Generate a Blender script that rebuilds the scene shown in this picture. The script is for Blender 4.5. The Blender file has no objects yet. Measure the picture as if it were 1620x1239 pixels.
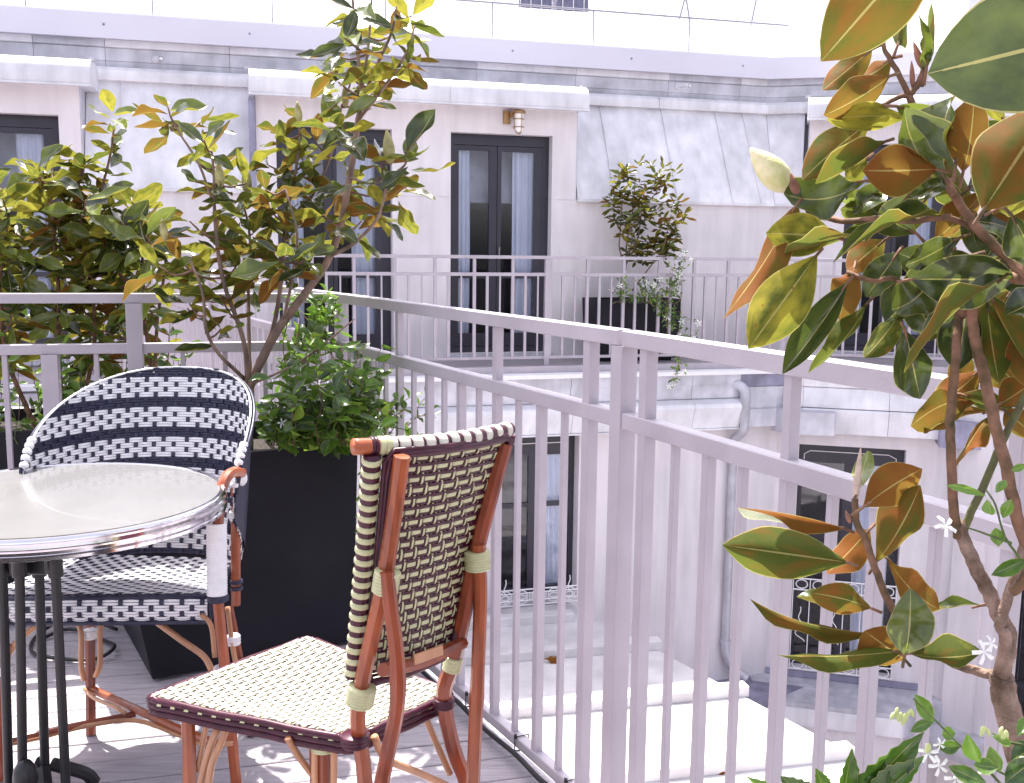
import bpy, math, random
from mathutils import Vector, Matrix
R = math.radians
rnd = random.Random(7)
sc = bpy.context.scene
col = sc.collection

# ------------------------------------------------------------------ camera
FPX, EYE, PITCH, ROLL = 1610.0, 1.3, R(7.92), R(0.65)
cam_d = bpy.data.cameras.new('camera')
cam = bpy.data.objects.new('camera', cam_d)
col.objects.link(cam)
cam_d.sensor_width = 36.0
cam_d.lens = FPX / 1620 * 36
cam_d.clip_start = 0.05
cam_d.clip_end = 500
CM = Matrix.Translation((0, 0, EYE)) @ Matrix.Rotation(math.pi / 2 - PITCH, 4, 'X') @ Matrix.Rotation(ROLL, 4, 'Z')
cam.matrix_world = CM
sc.camera = cam

# ------------------------------------------------------------------ light
SUN_AZ, SUN_EL = R(-23), R(64)
world = bpy.data.worlds.new('World')
sc.world = world
world.use_nodes = True
wn = world.node_tree
sky = wn.nodes.new('ShaderNodeTexSky')
sky.sky_type = 'NISHITA'
sky.sun_disc = False
sky.sun_elevation = SUN_EL
sky.sun_rotation = SUN_AZ
sky.air_density = 1.0
sky.dust_density = 3.0
sky.ozone_density = 1.0
wn.nodes['Background'].inputs['Strength'].default_value = 0.15
hs = wn.nodes.new('ShaderNodeHueSaturation')
hs.inputs['Saturation'].default_value = .38
wn.links.new(sky.outputs[0], hs.inputs['Color'])
tn = wn.nodes.new('ShaderNodeMixRGB')
tn.blend_type = 'MULTIPLY'
tn.inputs[0].default_value = 1
tn.inputs[2].default_value = (1.0, .955, 1.0, 1)
wn.links.new(hs.outputs[0], tn.inputs[1])
wn.links.new(tn.outputs[0], wn.nodes['Background'].inputs['Color'])
sd = bpy.data.lights.new('sun', 'SUN')
sd.energy = 4.2
sd.angle = R(0.5)
sd.color = (1.0, 0.95, 0.88)
sun = bpy.data.objects.new('sun', sd)
col.objects.link(sun)
sdir = Vector((math.sin(SUN_AZ) * math.cos(SUN_EL), math.cos(SUN_AZ) * math.cos(SUN_EL), math.sin(SUN_EL)))
sun.rotation_euler = sdir.to_track_quat('Z', 'Y').to_euler()
sun.location = (0, 0, 20)
sc.view_settings.view_transform = 'Standard'
sc.view_settings.look = 'None'
sc.view_settings.gamma = 1
sc.view_settings.use_curve_mapping = False
sc.view_settings.exposure = 1.6
sc.cycles.max_bounces = 8
sc.cycles.transparent_max_bounces = 12

# ------------------------------------------------------------------ helpers
WM = {}


def at(x, y, Y):
    """world point seen at photo pixel (x, y) at distance Y in front of the camera"""
    d = CM.to_3x3() @ Vector(((x - 810) / FPX, -(y - 619.5) / FPX, -1))
    return Vector((0, 0, EYE)) + d * (Y / d.y)


def atz(x, y, z):
    d = CM.to_3x3() @ Vector(((x - 810) / FPX, -(y - 619.5) / FPX, -1))
    return Vector((0, 0, EYE)) + d * ((z - EYE) / d.z)


class MB:
    def __init__(s):
        s.v = []; s.f = []; s.m = []; s.uv = None

    def add(s, vs, fs, mi=0):
        b = len(s.v)
        s.v += [Vector(p) for p in vs]
        s.f += [tuple(i + b for i in f) for f in fs]
        s.m += [mi] * len(fs)
        return s

    def box(s, x0, x1, y0, y1, z0, z1, mi=0):
        vs = [(x, y, z) for z in (z0, z1) for y in (y0, y1) for x in (x0, x1)]
        return s.add(vs, [(0, 2, 3, 1), (4, 5, 7, 6), (0, 1, 5, 4), (2, 6, 7, 3), (0, 4, 6, 2), (1, 3, 7, 5)], mi)

    def hexa(s, b, t, mi=0):
        """b, t: four corners each"""
        return s.add(list(b) + list(t), [(3, 2, 1, 0), (4, 5, 6, 7), (0, 1, 5, 4), (1, 2, 6, 5), (2, 3, 7, 6), (3, 0, 4, 7)], mi)

    def beam(s, a, b, w, h, up=(0, 0, 1), bev=0.0, mi=0):
        a = Vector(a); b = Vector(b); d = (b - a).normalized()
        u = Vector(up); sd_ = d.cross(u).normalized(); u = sd_.cross(d)
        c = bev
        if c > 0:
            prof = [(-w / 2 + c, -h / 2), (w / 2 - c, -h / 2), (w / 2, -h / 2 + c), (w / 2, h / 2 - c), (w / 2 - c, h / 2), (-w / 2 + c, h / 2), (-w / 2, h / 2 - c), (-w / 2, -h / 2 + c)]
        else:
            prof = [(-w / 2, -h / 2), (w / 2, -h / 2), (w / 2, h / 2), (-w / 2, h / 2)]
        n = len(prof)
        vs = [a + sd_ * p + u * q for p, q in prof] + [b + sd_ * p + u * q for p, q in prof]
        fs = [(i, (i + 1) % n, (i + 1) % n + n, i + n) for i in range(n)]
        fs += [tuple(range(n))[::-1], tuple(range(n, 2 * n))]
        return s.add(vs, fs, mi)

    def tube(s, path, r, n=8, mi=0, caps=True):
        path = [Vector(p) for p in path]
        k = len(path)
        rr = r if isinstance(r, (list, tuple)) else [r] * k
        t0 = (path[1] - path[0]).normalized()
        u = t0.orthogonal().normalized()
        vs = []
        for i, p in enumerate(path):
            t = (path[min(i + 1, k - 1)] - path[max(i - 1, 0)]).normalized()
            u = (u - t * u.dot(t)).normalized()
            w = t.cross(u)
            for j in range(n):
                a = 2 * math.pi * j / n
                vs.append(p + (u * math.cos(a) + w * math.sin(a)) * rr[i])
        fs = [(i * n + j, i * n + (j + 1) % n, (i + 1) * n + (j + 1) % n, (i + 1) * n + j) for i in range(k - 1) for j in range(n)]
        if caps:
            fs += [tuple(range(n))[::-1], tuple(range((k - 1) * n, k * n))]
        return s.add(vs, fs, mi)

    def lathe(s, c, prof, n=32, mi=0):
        c = Vector(c); k = len(prof); vs = []
        for r_, z in prof:
            for j in range(n):
                a = 2 * math.pi * j / n
                vs.append(c + Vector((r_ * math.cos(a), r_ * math.sin(a), z)))
        fs = [(i * n + j, i * n + (j + 1) % n, (i + 1) * n + (j + 1) % n, (i + 1) * n + j) for i in range(k - 1) for j in range(n)]
        return s.add(vs, fs, mi)

    def strip(s, pts, nrm, w, t, mi=0):
        """flat rounded strand swept along pts, nrm = surface normals"""
        k = len(pts); vs = []
        prof = [(-.5, 0), (-.36, .5), (.36, .5), (.5, 0), (.36, -.5), (-.36, -.5)]
        for i in range(k):
            tg = (pts[min(i + 1, k - 1)] - pts[max(i - 1, 0)]).normalized()
            n_ = (nrm[i] - tg * nrm[i].dot(tg)).normalized()
            sd_ = tg.cross(n_)
            for a, b in prof:
                vs.append(pts[i] + sd_ * (a * w) + n_ * (b * t))
        fs = [(i * 6 + j, i * 6 + (j + 1) % 6, (i + 1) * 6 + (j + 1) % 6, (i + 1) * 6 + j) for i in range(k - 1) for j in range(6)]
        fs += [(5, 4, 3, 2, 1, 0), tuple(range((k - 1) * 6, k * 6))]
        return s.add(vs, fs, mi)

    def extrude(s, poly, P0, P1, mi=0):
        """poly: list of 3D offsets function -> given two lists of points already placed"""
        n = len(P0)
        s.add(list(P0) + list(P1), [(i, (i + 1) % n, (i + 1) % n + n, i + n) for i in range(n)] + [tuple(range(n))[::-1], tuple(range(n, 2 * n))], mi)
        return s


def smooth_path(pts, k=5):
    pts = [Vector(p) for p in pts]
    if len(pts) < 3:
        return pts
    P = [pts[0] * 2 - pts[1]] + pts + [pts[-1] * 2 - pts[-2]]
    out = []
    for i in range(1, len(P) - 2):
        for j in range(k):
            t = j / k
            a, b, c, d = P[i - 1], P[i], P[i + 1], P[i + 2]
            out.append(.5 * ((2 * b) + (c - a) * t + (2 * a - 5 * b + 4 * c - d) * t * t + (3 * b - a - 3 * c + d) * t ** 3))
    out.append(pts[-1])
    return out


def tag(o, label=None, cat=None, group=None, kind=None):
    if label: o['label'] = label
    if cat: o['category'] = cat
    if group: o['group'] = group
    if kind: o['kind'] = kind
    return o


def thing(name, label, cat, loc=(0, 0, 0), rotz=0, group=None, kind=None):
    o = bpy.data.objects.new(name, None)
    col.objects.link(o)
    o.empty_display_size = .1
    o.location = loc
    o.rotation_euler = (0, 0, rotz)
    WM[o.name] = Matrix.Translation(loc) @ Matrix.Rotation(rotz, 4, 'Z')
    return tag(o, label, cat, group, kind)


def mesh_of(name, mb, mats, smooth=False):
    me = bpy.data.meshes.new(name)
    me.from_pydata([tuple(p) for p in mb.v], [], mb.f)
    if not isinstance(mats, (list, tuple)): mats = [mats]
    for m in mats: me.materials.append(m)
    if len(mats) > 1: me.polygons.foreach_set('material_index', mb.m)
    if smooth:
        me.shade_smooth()
        if smooth != 'all':
            me.set_sharp_from_angle(angle=R(38))
    me.update()
    return me


def obj(name, mb, mats, parent=None, smooth=False, local=False, kind=None, label=None):
    """mesh object; vertices in world space unless local (then in the parent's space)"""
    M = WM.get(parent.name, Matrix()) if parent else Matrix()
    if parent and not local:
        I = M.inverted(); mb.v = [I @ p for p in mb.v]
    me = mesh_of(name, mb, mats, smooth)
    o = bpy.data.objects.new(name, me)
    col.objects.link(o)
    if parent: o.parent = parent
    WM[o.name] = M
    if kind: o['kind'] = kind
    if label: o['label'] = label
    return o


def inst(name, me, parent, M, local=False):
    o = bpy.data.objects.new(name, me)
    col.objects.link(o)
    if parent:
        o.parent = parent
        if not local: M = WM[parent.name].inverted() @ M
    o.matrix_basis = M
    return o


# ------------------------------------------------------------------ materials
def nt(name):
    m = bpy.data.materials.new(name)
    m.use_nodes = True
    return m, m.node_tree, m.node_tree.nodes['Principled BSDF']


def ramp(t, fac, stops):
    r = t.nodes.new('ShaderNodeValToRGB')
    e = r.color_ramp.elements
    while len(e) < len(stops): e.new(.5)
    for el, (p, c) in zip(e, stops):
        el.position = p; el.color = (*c, 1)
    t.links.new(fac, r.inputs[0])
    return r.outputs[0]


def mat(name, c, rough=.5, metal=0, var=.1, scale=8, bump=0, bscale=60, c2=None, stretch=(1, 1, 1), coat=0, detail=5, spec=.5, streak=0):
    m, t, b = nt(name)
    tc = t.nodes.new('ShaderNodeTexCoord')
    mp = t.nodes.new('ShaderNodeMapping'); mp.inputs['Scale'].default_value = stretch
    t.links.new(tc.outputs['Object'], mp.inputs[0])
    n = t.nodes.new('ShaderNodeTexNoise'); n.inputs['Scale'].default_value = scale; n.inputs['Detail'].default_value = detail
    t.links.new(mp.outputs[0], n.inputs['Vector'])
    c2 = c2 or tuple(x * (1 - 2 * var) for x in c)
    hi = tuple(min(1, x * (1 + var)) for x in c)
    out = ramp(t, n.outputs[0], [(.28, c2), (.72, hi)])
    if streak:
        n2 = t.nodes.new('ShaderNodeTexNoise'); n2.inputs['Scale'].default_value = 3; n2.inputs['Detail'].default_value = 8
        mp2 = t.nodes.new('ShaderNodeMapping'); mp2.inputs['Scale'].default_value = (3, 3, .35)
        t.links.new(tc.outputs['Object'], mp2.inputs[0]); t.links.new(mp2.outputs[0], n2.inputs['Vector'])
        mx = t.nodes.new('ShaderNodeMixRGB'); mx.blend_type = 'MULTIPLY'; mx.inputs[0].default_value = 1
        s_ = ramp(t, n2.outputs[0], [(.3, (1 - streak,) * 3), (.62, (1, 1, 1))])
        t.links.new(out, mx.inputs[1]); t.links.new(s_, mx.inputs[2]); out = mx.outputs[0]
    t.links.new(out, b.inputs['Base Color'])
    b.inputs['Roughness'].default_value = rough
    b.inputs['Metallic'].default_value = metal
    b.inputs['Specular IOR Level'].default_value = spec
    b.inputs['Coat Weight'].default_value = coat
    if bump:
        n3 = t.nodes.new('ShaderNodeTexNoise'); n3.inputs['Scale'].default_value = bscale; n3.inputs['Detail'].default_value = 6
        t.links.new(mp.outputs[0], n3.inputs['Vector'])
        bp = t.nodes.new('ShaderNodeBump'); bp.inputs['Strength'].default_value = bump; bp.inputs['Distance'].default_value = .01
        t.links.new(n3.outputs[0], bp.inputs['Height']); t.links.new(bp.outputs[0], b.inputs['Normal'])
    return m


M_stucco = mat('stucco', (.77, .72, .735), .9, var=.05, scale=1.5, bump=.35, bscale=90, streak=.11)
M_stucco2 = mat('stucco_low', (.76, .71, .73), .9, var=.05, scale=1.2, bump=.35, bscale=90, streak=.13)
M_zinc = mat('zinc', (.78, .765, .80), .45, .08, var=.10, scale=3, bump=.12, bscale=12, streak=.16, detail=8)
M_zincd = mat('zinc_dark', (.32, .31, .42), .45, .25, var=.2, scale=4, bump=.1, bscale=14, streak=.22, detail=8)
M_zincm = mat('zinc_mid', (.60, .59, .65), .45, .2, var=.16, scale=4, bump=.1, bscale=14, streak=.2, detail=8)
M_fascia = mat('coated_metal', (.66, .64, .72), .55, 0, var=.03, scale=1)
M_rail = mat('railing_paint', (.45, .405, .45), .42, 0, var=.07, scale=5, bump=.1, bscale=150, coat=.1, streak=.07)
M_frame = mat('frame_paint', (.028, .026, .040), .4, 0, var=.1, scale=4)
M_white = mat('white_paint', (.8, .78, .8), .5, 0, var=.03)
M_roof = mat('roof_membrane', (.66, .64, .65), .75, 0, var=.05, scale=2, c2=(.42, .40, .41), bump=.05, bscale=30)
M_dark = mat('dark_void', (.02, .02, .025), .9)
M_planter = mat('planter_metal', (.011, .010, .016), .55, 0, var=.3, scale=3, bump=.05, bscale=200, spec=.25, c2=(.004, .004, .008), detail=10)
M_brass = mat('brass', (.42, .25, .12), .35, .9, var=.15, scale=30)
M_soil = mat('soil', (.035, .025, .02), .95, var=.4, scale=60, bump=1, bscale=80)
M_deck = mat('deck_board', (.37, .335, .365), .62, 0, var=.12, scale=14, stretch=(.25, 6, 1), bump=.2, bscale=90, detail=8)
M_black = mat('cast_iron', (.012, .012, .015), .38, .1, var=.2, scale=20, bump=.08, bscale=160)
M_chrome = mat('chrome', (.78, .75, .78), .12, 1, var=.04, scale=10)
M_table = mat('table_laminate', (.19, .188, .19), .2, 0, var=.08, scale=3, coat=.25)
M_cable = mat('cable_rubber', (.012, .012, .014), .5)
M_curtain = mat('curtain', (.80, .84, .93), .9, var=.05, scale=2)
M_bark = mat('bark', (.27, .18, .14), .8, var=.35, scale=25, bump=.5, bscale=70, stretch=(1, 1, .4))
M_bark2 = mat('bark_young', (.22, .11, .075), .75, var=.4, scale=45, bump=.4, bscale=90, c2=(.045, .045, .016), spec=.25)
M_twig = mat('twig', (.20, .10, .07), .7, var=.3, scale=40)
M_gstem = mat('green_stem', (.10, .15, .04), .6, var=.3, scale=40)
M_cream = mat('cream_cane', (.50, .49, .27), .35, var=.06, scale=60, coat=.3)
M_cream_lit = mat('lit_cream_cane', (.58, .55, .46), .38, var=.06, scale=60, coat=.3)  # cream cane with the sunlight on seat and back top put into its colour
M_burg = mat('burgundy_cane', (.060, .010, .024), .34, var=.2, scale=50, coat=.0, spec=.35)
M_navy = mat('navy_cane', (.030, .030, .062), .38, var=.15, scale=50, coat=0, spec=.35)
M_wht = mat('white_cane', (.80, .79, .82), .4, var=.04, scale=50, coat=.2)
M_tan = mat('tan_rattan', (.50, .24, .12), .4, var=.18, scale=18, coat=.4, stretch=(1, 1, .25))
M_petal = mat('petal', (.85, .84, .80), .6, var=.03)
M_shutter = mat('shutter_paint', (.66, .65, .68), .5, var=.03)
M_slate = mat('slate', (.16, .16, .24), .6, var=.15)


def rattan(name, c, c2):
    m, t, b = nt(name)
    tc = t.nodes.new('ShaderNodeTexCoord')
    mp = t.nodes.new('ShaderNodeMapping'); mp.inputs['Scale'].default_value = (60, 60, 6)
    t.links.new(tc.outputs['Object'], mp.inputs[0])
    n = t.nodes.new('ShaderNodeTexNoise'); n.inputs['Scale'].default_value = 1.2; n.inputs['Detail'].default_value = 6
    t.links.new(mp.outputs[0], n.inputs['Vector'])
    n2 = t.nodes.new('ShaderNodeTexNoise'); n2.inputs['Scale'].default_value = 9; t.links.new(tc.outputs['Object'], n2.inputs['Vector'])
    md = t.nodes.new('ShaderNodeMath'); md.operation = 'MULTIPLY_ADD'; md.inputs[1].default_value = .5
    t.links.new(n.outputs[0], md.inputs[0])
    m5 = t.nodes.new('ShaderNodeMath'); m5.operation = 'MULTIPLY'; m5.inputs[1].default_value = .5; t.links.new(n2.outputs[0], m5.inputs[0])
    t.links.new(m5.outputs[0], md.inputs[2])
    o = ramp(t, md.outputs[0], [(.32, c2), (.5, c), (.7, tuple(min(1, x * 1.35) for x in c))])
    t.links.new(o, b.inputs['Base Color'])
    b.inputs['Roughness'].default_value = .32; b.inputs['Coat Weight'].default_value = .25; b.inputs['Coat Roughness'].default_value = .2
    return m


M_rattan = rattan('red_rattan', (.23, .045, .015), (.09, .014, .007))
M_rattan2 = rattan('orange_rattan', (.30, .068, .020), (.14, .026, .010))


def glass_mat(name, tint, refl=.12, trans=.8):
    m = bpy.data.materials.new(name); m.use_nodes = True
    t = m.node_tree; t.nodes.clear()
    o = t.nodes.new('ShaderNodeOutputMaterial'); tr = t.nodes.new('ShaderNodeBsdfTransparent'); tr.inputs[0].default_value = (*tint, 1)
    g = t.nodes.new('ShaderNodeBsdfGlossy'); g.inputs['Roughness'].default_value = .04; g.inputs['Color'].default_value = (.8, .8, .85, 1)
    fr = t.nodes.new('ShaderNodeFresnel'); fr.inputs[0].default_value = 1.5
    ad = t.nodes.new('ShaderNodeMath'); ad.operation = 'ADD'; ad.inputs[1].default_value = refl; t.links.new(fr.outputs[0], ad.inputs[0])
    mx = t.nodes.new('ShaderNodeMixShader')
    t.links.new(ad.outputs[0], mx.inputs[0]); t.links.new(tr.outputs[0], mx.inputs[1]); t.links.new(g.outputs[0], mx.inputs[2]); t.links.new(mx.outputs[0], o.inputs[0])
    return m


M_glass = glass_mat('window_glass', (.93, .94, .97), .0)


def frosted(name):
    m = bpy.data.materials.new(name); m.use_nodes = True
    t = m.node_tree; t.nodes.clear()
    o = t.nodes.new('ShaderNodeOutputMaterial'); tr = t.nodes.new('ShaderNodeBsdfTransparent')
    g = t.nodes.new('ShaderNodeBsdfTranslucent'); g.inputs[0].default_value = (.9, .9, .92, 1)
    mx = t.nodes.new('ShaderNodeMixShader'); mx.inputs[0].default_value = .45
    t.links.new(tr.outputs[0], mx.inputs[1]); t.links.new(g.outputs[0], mx.inputs[2]); t.links.new(mx.outputs[0], o.inputs[0])
    return m


M_frost = frosted('milky_glass')
mlg, t_, b_ = nt('lamp_glass')
b_.inputs['Base Color'].default_value = (.85, .82, .78, 1); b_.inputs['Roughness'].default_value = .25
M_lampglass = mlg


def leaf_mat(name, dark, light, under, under2, under3, trans=.35, rough=.3, tmix=.4):
    """obj.color R: underside green amount, G: upper side lightness, B: blemish amount"""
    m = bpy.data.materials.new(name); m.use_nodes = True
    t = m.node_tree; b = t.nodes['Principled BSDF']; out = t.nodes['Material Output']
    oi = t.nodes.new('ShaderNodeObjectInfo'); sp = t.nodes.new('ShaderNodeSeparateColor'); t.links.new(oi.outputs['Color'], sp.inputs[0])
    geo = t.nodes.new('ShaderNodeNewGeometry')
    tc = t.nodes.new('ShaderNodeTexCoord')
    no = t.nodes.new('ShaderNodeTexNoise'); no.inputs['Scale'].default_value = 3.5; no.inputs['Detail'].default_value = 6; no.noise_dimensions = '4D'
    t.links.new(tc.outputs['UV'], no.inputs['Vector']); 
    mw = t.nodes.new('ShaderNodeMath'); mw.operation = 'MULTIPLY'; mw.inputs[1].default_value = 60
    t.links.new(oi.outputs['Random'], mw.inputs[0]); t.links.new(mw.outputs[0], no.inputs['W'])
    nz = t.nodes.new('ShaderNodeMath'); nz.operation = 'MULTIPLY_ADD'; nz.inputs[1].default_value = 1.3; nz.inputs[2].default_value = -.65
    t.links.new(no.outputs[0], nz.inputs[0])

    def addc(a, bsock):
        k = t.nodes.new('ShaderNodeMath'); k.operation = 'ADD'; k.use_clamp = True
        t.links.new(a, k.inputs[0]); t.links.new(bsock, k.inputs[1]); return k.outputs[0]

    def mix(f, a, c):
        k = t.nodes.new('ShaderNodeMixRGB')
        if isinstance(f, float): k.inputs[0].default_value = f
        else: t.links.new(f, k.inputs[0])
        for i, s_ in ((1, a), (2, c)):
            if isinstance(s_, tuple): k.inputs[i].default_value = (*s_, 1)
            else: t.links.new(s_, k.inputs[i])
        return k.outputs[0]
    top = mix(addc(sp.outputs[1], nz.outputs[0]), dark, light)
    und = ramp(t, addc(sp.outputs[0], nz.outputs[0]), [(.1, under), (.5, under2), (.62, under2), (1.0, under3)])
    base = mix(geo.outputs['Backfacing'], top, und)
    # side veins, midrib and pale rim from the leaf's own UV (u along, v across)
    su = t.nodes.new('ShaderNodeSeparateXYZ'); t.links.new(tc.outputs['UV'], su.inputs[0])

    def M(op, a, b2=None, clamp=False):
        k = t.nodes.new('ShaderNodeMath'); k.operation = op; k.use_clamp = clamp
        for i, s_ in enumerate((a, b2)):
            if s_ is None: continue
            if isinstance(s_, (int, float)): k.inputs[i].default_value = s_
            else: t.links.new(s_, k.inputs[i])
        return k.outputs[0]
    av = M('ABSOLUTE', M('MULTIPLY', M('SUBTRACT', su.outputs[1], .5), 2))
    vein = M('POWER', M('ABSOLUTE', M('SINE', M('MULTIPLY', M('SUBTRACT', su.outputs[0], M('MULTIPLY', av, .16)), 38))), 10)
    base = mix(M('MULTIPLY', vein, .02), base, light)
    rim = M('ADD', M('LESS_THAN', av, .032), M('GREATER_THAN', av, .965), True)
    base = mix(M('MULTIPLY', rim, .65), base, (.50, .42, .16))
    bl = t.nodes.new('ShaderNodeTexNoise'); bl.inputs['Scale'].default_value = 9; bl.inputs['Detail'].default_value = 3
    t.links.new(tc.outputs['UV'], bl.inputs['Vector'])
    spot = M('MULTIPLY', M('GREATER_THAN', bl.outputs[0], .66), sp.outputs[2], True)
    base = mix(spot, base, (.20, .07, .02))
    t.links.new(base, b.inputs['Base Color'])
    rg = t.nodes.new('ShaderNodeMapRange'); t.links.new(geo.outputs['Backfacing'], rg.inputs[0]); rg.inputs[3].default_value = rough; rg.inputs[4].default_value = .72
    t.links.new(rg.outputs[0], b.inputs['Roughness'])
    s5 = t.nodes.new('ShaderNodeMapRange'); t.links.new(geo.outputs['Backfacing'], s5.inputs[0]); s5.inputs[3].default_value = .5; s5.inputs[4].default_value = .1; t.links.new(s5.outputs[0], b.inputs['Specular IOR Level'])
    ct = t.nodes.new('ShaderNodeMapRange'); t.links.new(geo.outputs['Backfacing'], ct.inputs[0]); ct.inputs[3].default_value = .5; ct.inputs[4].default_value = 0
    t.links.new(ct.outputs[0], b.inputs['Coat Weight']); b.inputs['Coat Roughness'].default_value = .2
    bp = t.nodes.new('ShaderNodeBump'); bp.inputs['Strength'].default_value = .12; bp.inputs['Distance'].default_value = .002
    t.links.new(M('ADD', M('MULTIPLY', vein, .25), M('MULTIPLY', no.outputs[0], 2.5)), bp.inputs['Height']); t.links.new(bp.outputs[0], b.inputs['Normal'])
    tl = t.nodes.new('ShaderNodeBsdfTranslucent')
    tcol = mix(tmix, base, tuple(min(1, x * 1.5) for x in light))
    t.links.new(tcol, tl.inputs[0])
    mx = t.nodes.new('ShaderNodeMixShader'); mx.inputs[0].default_value = trans
    t.links.new(b.outputs[0], mx.inputs[1]); t.links.new(tl.outputs[0], mx.inputs[2]); t.links.new(mx.outputs[0], out.inputs[0])
    return m


M_mag = leaf_mat('magnolia_leaf', (.006, .018, .008), (.165, .21, .035), (.20, .062, .015), (.062, .080, .014), (.34, .29, .035), .38, .22, .3)
M_jas = leaf_mat('jasmine_leaf', (.009, .038, .009), (.15, .29, .03), (.07, .14, .04), (.16, .28, .05), (.25, .38, .05), .3, .3)

# ------------------------------------------------------------------ leaf meshes (length 1 along x, top side +z)
def leaf_mesh(name, m, wide_at=.5, tipk=.9, fold=.18, bend=.15, sick=0.0, wave=0.0, nx=9, serr=0, twist=0.0, pet=.0, ph=0.0):
    vs = []; uv = []; fs = []
    for i in range(nx + 1):
        u = i / nx
        w = math.sin(math.pi * min(1, u ** (math.log(.5) / math.log(wide_at)))) ** tipk * .5
        if i == 0: w = .02
        if i == nx: w = .008
        zc = bend * 4 * (u - u * u) * .25 * -1
        yc = sick * 4 * (u - u * u) * .25
        for j in range(5):
            v = (j - 2) / 2
            y = v * w * (1 + (serr * (1 if i % 2 else -1) if abs(v) == 1 else 0))
            z = fold * abs(v) ** 1.5 * w + wave * math.sin(u * 11 + ph + (1.6 if v > 0 else 0)) * abs(v) * w
            a = twist * u
            vs.append((u, yc + y * math.cos(a) - z * math.sin(a), zc + z * math.cos(a) + y * math.sin(a))); uv.append((u, (v + 1) / 2))
    for i in range(nx):
        for j in range(4):
            a = i * 5 + j
            fs.append((a, a + 5, a + 6, a + 1))
    me = bpy.data.meshes.new(name)
    me.from_pydata(vs, [], fs)
    ul = me.uv_layers.new(name='UVMap')
    for lp in me.loops: ul.data[lp.index].uv = uv[lp.vertex_index]
    me.materials.append(m)
    me.shade_smooth()
    # make sure +z is the front
    if me.polygons[nx * 2].normal.z < 0: me.flip_normals()
    return me


MAGL = [leaf_mesh('magnolia_leaf_%d' % i, M_mag, wa, tk, fo, be, si, wv, 12, twist=tw, ph=i)
        for i, (wa, tk, fo, be, si, wv, tw) in enumerate([
            (.52, .85, .22, .25, .0, .05, 0), (.5, .8, .15, -.2, .10, .08, .3), (.55, .9, .25, .35, -.12, .10, -.3),
            (.48, .95, .30, .15, .06, .05, .5), (.54, .8, .10, .45, 0, .14, -.4), (.56, .85, .2, -.35, -.08, .10, .2),
            (.5, .75, .05, .1, 0, .06, 0), (.6, .8, .35, .3, .15, .18, .8)])]
MAGS = [leaf_mesh('magnolia_small_leaf_%d' % i, M_mag, wa, .85, fo, be, si, .08, 5)
        for i, (wa, fo, be, si) in enumerate([(.52, .3, .3, .0), (.5, .2, -.2, .1), (.55, .35, .5, -.1), (.55, .15, .15, .08)])]
JASL = [leaf_mesh('jasmine_leaf_%d' % i, M_jas, .48, .95, fo, be, 0, .05, 5) for i, (fo, be) in enumerate([(.3, .3), (.15, .6), (.4, -.2)])]
SERL = [leaf_mesh('serrated_leaf_%d' % i, M_jas, .42, 1.0, .25, b, s, .08, 16, serr=.09, twist=.3) for i, (b, s) in enumerate([(.4, .1), (.3, -.2)])]


def leaf_matrix(p0, p1, n, w):
    X = (p1 - p0); L = X.length; X = X / L
    Z = (n - X * n.dot(X))
    if Z.length < 1e-4: Z = X.orthogonal()
    Z.normalize(); Y = Z.cross(X)
    M = Matrix((X * L, Y * w, Z * L)).transposed().to_4x4()
    M.translation = p0
    return M


def add_leaf(parent, me, p0, p1, n, w, colr, name='leaf'):
    o = inst(name, me, parent, leaf_matrix(p0, p1, n, w))
    o.color = (*colr, 1)
    return o


class Foliage:
    """collects leaves: the first `cap` become parts, the others one joined stuff part"""

    def __init__(s, parent, cap=290, name='leaf', small=.0):
        s.p = parent; s.cap = cap; s.L = []; s.name = name

    def leaf(s, me, p0, p1, n, w, c):
        s.L.append((me, p0, p1, n, w, c))

    def done(s):
        cp = Vector((0, 0, EYE))
        s.L.sort(key=lambda a: -(a[2] - a[1]).length / (a[1] - cp).length)
        for a in s.L[:s.cap]: add_leaf(s.p, a[0], a[1], a[2], a[3], a[4], a[5], s.name)
        rest = s.L[s.cap:]
        if not rest: return
        V = []; F = []; UV = []
        for me, p0, p1, n, w, c in rest:
            M = leaf_matrix(p0, p1, n, w); b = len(V)
            V += [tuple(M @ v.co) for v in me.vertices]
            F += [tuple(i + b for i in p.vertices) for p in me.polygons]
            uvl = me.uv_layers[0].data
            UV += [tuple(uvl[i].uv) for p in me.polygons for i in p.loop_indices]
        I = WM[s.p.name].inverted()
        me2 = bpy.data.meshes.new('leaves')
        me2.from_pydata([tuple(I @ Vector(v)) for v in V], [], F)
        ul = me2.uv_layers.new(name='UVMap')
        for i, u in enumerate(UV): ul.data[i].uv = u
        me2.materials.append(rest[0][0].materials[0]); me2.shade_smooth()
        o = bpy.data.objects.new('leaves', me2); col.objects.link(o); o.parent = s.p; o['kind'] = 'stuff'
        o.color = (.35, .35, .3, 1)


def rv(a=1.0): return Vector((rnd.uniform(-a, a), rnd.uniform(-a, a), rnd.uniform(-a, a)))


def mag_color(light=.3):
    r = rnd.random()
    und = .05 + .5 * rnd.random() ** 2 if rnd.random() < .6 else .5 + .4 * rnd.random()
    top = rnd.random() ** 2 * .35
    if r < light: top = .65 + .35 * rnd.random(); und = .7 + .3 * rnd.random()
    return (und, top, rnd.random() * .5 if rnd.random() < .3 else 0)


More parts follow.
